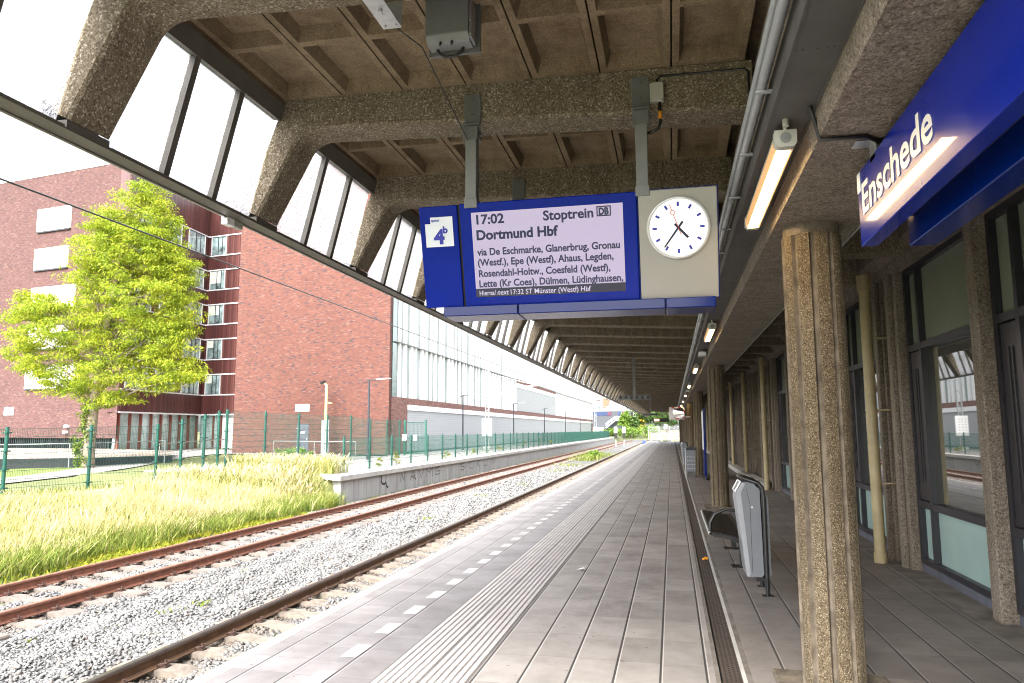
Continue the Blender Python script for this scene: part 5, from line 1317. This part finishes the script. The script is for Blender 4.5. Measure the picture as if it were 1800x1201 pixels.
def bush(name, label, cat, c, r, n, mat, L=.16, Wd=.045, group=None, stems=True):
    root = thing(name, c, label, cat, group)
    cs = []; rs = []; ns = []
    for i in range(n):
        d = rng.normal(0, 1, 3); d /= np.linalg.norm(d); t = rng.random()**.45; cs.append((c[0]+d[0]*t*r[0], c[1]+d[1]*t*r[1], c[2]+r[2]*.9+d[2]*t*r[2]*.85)); q = min(r)*rng.uniform(.22, .42); rs.append((q, q, q*.7)); ns.append(int(rng.uniform(14, 30)))
    v, f = leaf_cloud(cs, rs, ns, L, Wd, .3, .1); np_mesh('foliage', v-np.array(c), f, [mat], None, root)
    if stems:
        b = MB()
        for q in cs[::5]: b.tube([c, q], [.03*max(r), .008*max(r)], 5, caps=False)
        b.build('stem', 'trunk', root)
    return root
bush('shrub', 'low green shrub behind the fence in front of the blue door', 'shrub', (-18.6, 33.5, -.05), (1.3, 1.2, .45), 60, 'leafmid', .13, .045)
bush('shrub', 'smaller yellow green shrub at the left of the low shrub', 'shrub', (-17.6, 28.0, -.05), (.9, .8, .35), 36, 'weedy', .12, .03)
for i, (yy, h) in enumerate(((30.6, .55), (32.4, .9), (40.5, .45), (46.5, .5), (53, .6), (63, .9), (71, 1.1), (76, .8))):
    bush('yellow_weed', ('yellow flowering weed, %s one along the low platform fence' % ORD[i]), 'weed', (-12.72+.1*math.sin(i*2), yy, .0), (.16+.05*(i % 3), .2, h*.5), 9, 'weedy', .1, .02, 'weeds along the platform fence')
# ------------------------------------------------------------------ far end of the platform
FG = 'trees beyond the end of the line'
def far_tree(x, y, h, rw, mat, label, cat='tree', L=.7, Wd=.22, droop=.4, name='far_tree'):
    root = thing(name, (x, y, 0), label, cat, FG); b = MB(); b.tube([(x, y, -.5), (x, y, h*.6)], [rw*.08, rw*.03], 8); b.build('trunk', 'trunk', root)
    cs = []; rs = []; ns = []
    for i in range(int(30+rw*12)):
        d = rng.normal(0, 1, 3); d /= np.linalg.norm(d); t = rng.random()**.4; cs.append((x+d[0]*t*rw, y+d[1]*t*rw, h*.56+d[2]*t*h*.42)); q = rw*rng.uniform(.16, .32); rs.append((q, q, q*1.0)); ns.append(34)
    v, f = leaf_cloud(cs, rs, ns, L, Wd, droop, .1); np_mesh('crown', v-np.array((x, y, 0)), f, [mat], None, root)
far_tree(-7.5, 215, 12.5, 4.2, 'leafdark', 'dark green weeping tree, first beyond the platform end', droop=1.2)
far_tree(-1.5, 235, 14, 5., 'leafdark', 'dark green weeping tree, second beyond the platform end', droop=1.2)
far_tree(5, 250, 15, 5.5, 'leafmid', 'mid green tree showing past the columns at the far end')
far_tree(-12.0, 190, 7.0, 1.3, 'leafmid', 'small slender green tree before the grey blue building')
far_tree(-10.8, 203, 5.5, 1.8, 'leafdark', 'round dark bush tree at the corner of the grey blue building')
for i, (x, y, rx, h) in enumerate(((-9.5, 165, 3.0, 1.5), (-5.5, 172, 3.2, 1.8), (-15, 182, 3.2, 1.3))):
    bush('hedge_bush', ['bright green bush at the end of the far platform', 'bright green bush left of the site fence', 'low green bush behind the far green fence'][i], 'bush', (x, y, -.3), (rx, 2.2, h), 60, 'leafmid', .4, .14, 'bushes at the end of the line')
gb = thing('grey_building', (-18, 212, 0), 'grey blue low building with outside stair and dark window band', 'building')
M['gb'] = plain('grey_blue_render', (.045, .05, .060), .7, var=.06, scale=.3); M['gbd'] = plain('navy_window_band', (.02, .035, .09), .3, var=.3, scale=.4); M['plum'] = plain('plum_panel', (.07, .012, .035), .5)
MB().box(-25, 212, 0, -11.4, 224, 6.9).build('wall', 'gb', gb)
b = MB(); b.box(-24.9, 211.9, 5.6, -18.1, 212, 6.7); b.box(-15.2, 211.9, 5.6, -14, 212, 6.7); b.build('window', 'gbd', gb)
b = MB(); b.box(-18.1, 211.9, 5.6, -17.0, 212, 6.7); b.box(-14.0, 211.9, 5.6, -12.6, 212, 6.7); b.build('plum_panel', 'plum', gb)
b = MB(); b.box(-25, 209, 0, -19, 211.9, 2.2); b.build('white_base', 'offwhite', gb)
b = MB()
for k in range(9): b.box(-18.6+.3*k, 210.4, 2.0+.25*k, -18.3+.3*k, 211.6, 2.25+.25*k)
b.box(-15.9, 210.4, 4.2, -13.6, 211.6, 4.4); b.tube([(-18.7, 210.4, 3.2), (-15.9, 210.4, 5.3), (-13.6, 210.4, 5.3)], .07, 6); b.tube([(-18.7, 210.4, 2.7), (-15.9, 210.4, 4.85), (-13.6, 210.4, 4.85)], .05, 6)
for x in (-15.9, -14.8, -13.6): b.tube([(x, 210.4, 4.4), (x, 210.4, 5.3)], .05, 6)
b.build('stair', 'alu', gb)
ap = thing('apartment_block', (-20, 245, 0), 'pale pinkish apartment block rising behind the grey blue building', 'apartment block')
M['apw'] = plain('pale_pink_render', (.27, .235, .225), .8, var=.05); M['apt'] = plain('terracotta_panel', (.30, .10, .06), .8)
MB().box(-40, 245, 0, -11, 260, 26).build('wall', 'apw', ap); MB().box(-40, 244.6, 7.2, -13, 245, 9.6).build('white_storey', 'offwhite', ap)
for i in range(8):
    for j in range(5):
        x = -38+3.3*i; z = 8.0+3.5*j; w_ = MB().box(x, 244.5, z, x+1.5, 244.65, z+1.5).build('window', 'alu', ap); MB().box(x+.1, 244.45, z+.1, x+1.4, 244.5, z+1.4).build('glass_pane', 'office', w_)
MB().box(-22.5, 244.5, 8.6, -20.5, 244.7, 12).build('panel', 'apt', ap)
yk = thing('yellow_gable', (-8.5, 225, 0), 'narrow yellow gable and white wall behind the bushes', 'house')
MB().box(-12.5, 226, 0, -9.8, 232, 9).build('wall', 'offwhite', yk); MB().prism([(-10.2, 1.5), (-7.4, 2.2), (-8.6, 5), (-9.6, 9)], XZ, 224.5, 225).build('gable', 'yellow', yk)
# works fence with red and white barriers across the end
wfz = thing('site_fence', (-1.3, 106.2, 0), 'galvanised site fence panels across the end of the platform', 'site fence')
for i in range(3):
    x0 = -3.35+1.5*i; b = MB(); b.tube([(x0, 106.2, .05), (x0, 106.2, 2.0), (x0+1.45, 106.2, 2.0), (x0+1.45, 106.2, .05)], .022, 6)
    for k in range(1, 18): b.box(x0+.081*k-.003, 106.195, .15, x0+.081*k+.003, 106.2, 1.98)
    for k in range(8): b.box(x0, 106.2, .15+.25*k, x0+1.45, 106.204, .158+.25*k)
    b.build('fence_panel', 'alu', wfz); MB().box(x0-.15, 105.8, 0, x0+.15, 106.6, .12).build('foot', 'strip', wfz)
for i in range(3):
    x0 = -3.1+1.4*i; br = thing('road_barrier', (x0+.6, 107.2, 0), ['red and white barrier board behind the site fence, leftmost of three', 'red and white barrier board behind the site fence, middle of three', 'red and white barrier board behind the site fence, rightmost of three'][i], 'barrier', 'red and white barriers')
    MB().box(x0, 107.2, .75, x0+1.25, 107.26, 1.05).build('board', 'redwhite', br); MB().box(x0, 107.2, .25, x0+1.25, 107.26, .45).build('lower_board', 'redwhite', br)
    MB().box(x0+.1, 107.22, 0, x0+.16, 107.28, 1.0).box(x0+1.1, 107.22, 0, x0+1.16, 107.28, 1.0).build('leg', 'white', br)
sp = thing('sign_post', (-.85, 100.5, 0), 'thin sign post on a dark foot before the site fence', 'sign post')
MB().tube([(-.85, 100.5, 0), (-.85, 100.5, 2.2)], .03, 8).build('pole', 'galv', sp); MB().box(-1.25, 100.3, 0, -.45, 100.7, .12).build('foot', 'strip', sp); MB().box(-1.1, 100.45, 1.6, -.6, 100.48, 2.3).build('sign_plate', 'offwhite', sp)
for i, (x, lab) in enumerate(((-8.1, 'white fronted dwarf signal, left one at the end of the tracks'), (-6.9, 'white fronted dwarf signal, right one at the end of the tracks'))):
    ds = thing('dwarf_signal', (x, 108, -.9), lab, 'signal', 'dwarf signals at the end of the tracks')
    MB().box(x-.06, 108, -.9, x+.06, 108.1, .1).build('post', 'galv', ds); MB().box(x-.24, 107.9, 1.1, x+.24, 108, 2.0).build('white_plate', 'offwhite', ds); MB().box(x-.22, 107.9, .3, x+.22, 108.1, 1.08).build('signal_box', 'black', ds)
b = MB(); b.tube([(-4.6, 118, -.75), (-4.4, 118, -.45), (-4.3, 118.2, -.2)], [.2, .26, .1], 10); b.tube([(-4.2, 118, -.78), (-3.9, 118.3, -.6)], [.2, .1], 8); M['bluebag'] = plain('bright_blue_tarp', (.015, .05, .25), .6); tag(b.build('blue_bundle', 'bluebag'), 'small bright blue bundle beside the far end of the track', 'bundle')
bush('grass_clump', 'green clump growing between the tracks near the far end', 'shrub', (-6.95, 66, -.95), (.5, 2.0, .45), 30, 'leafmid', .25, .05)
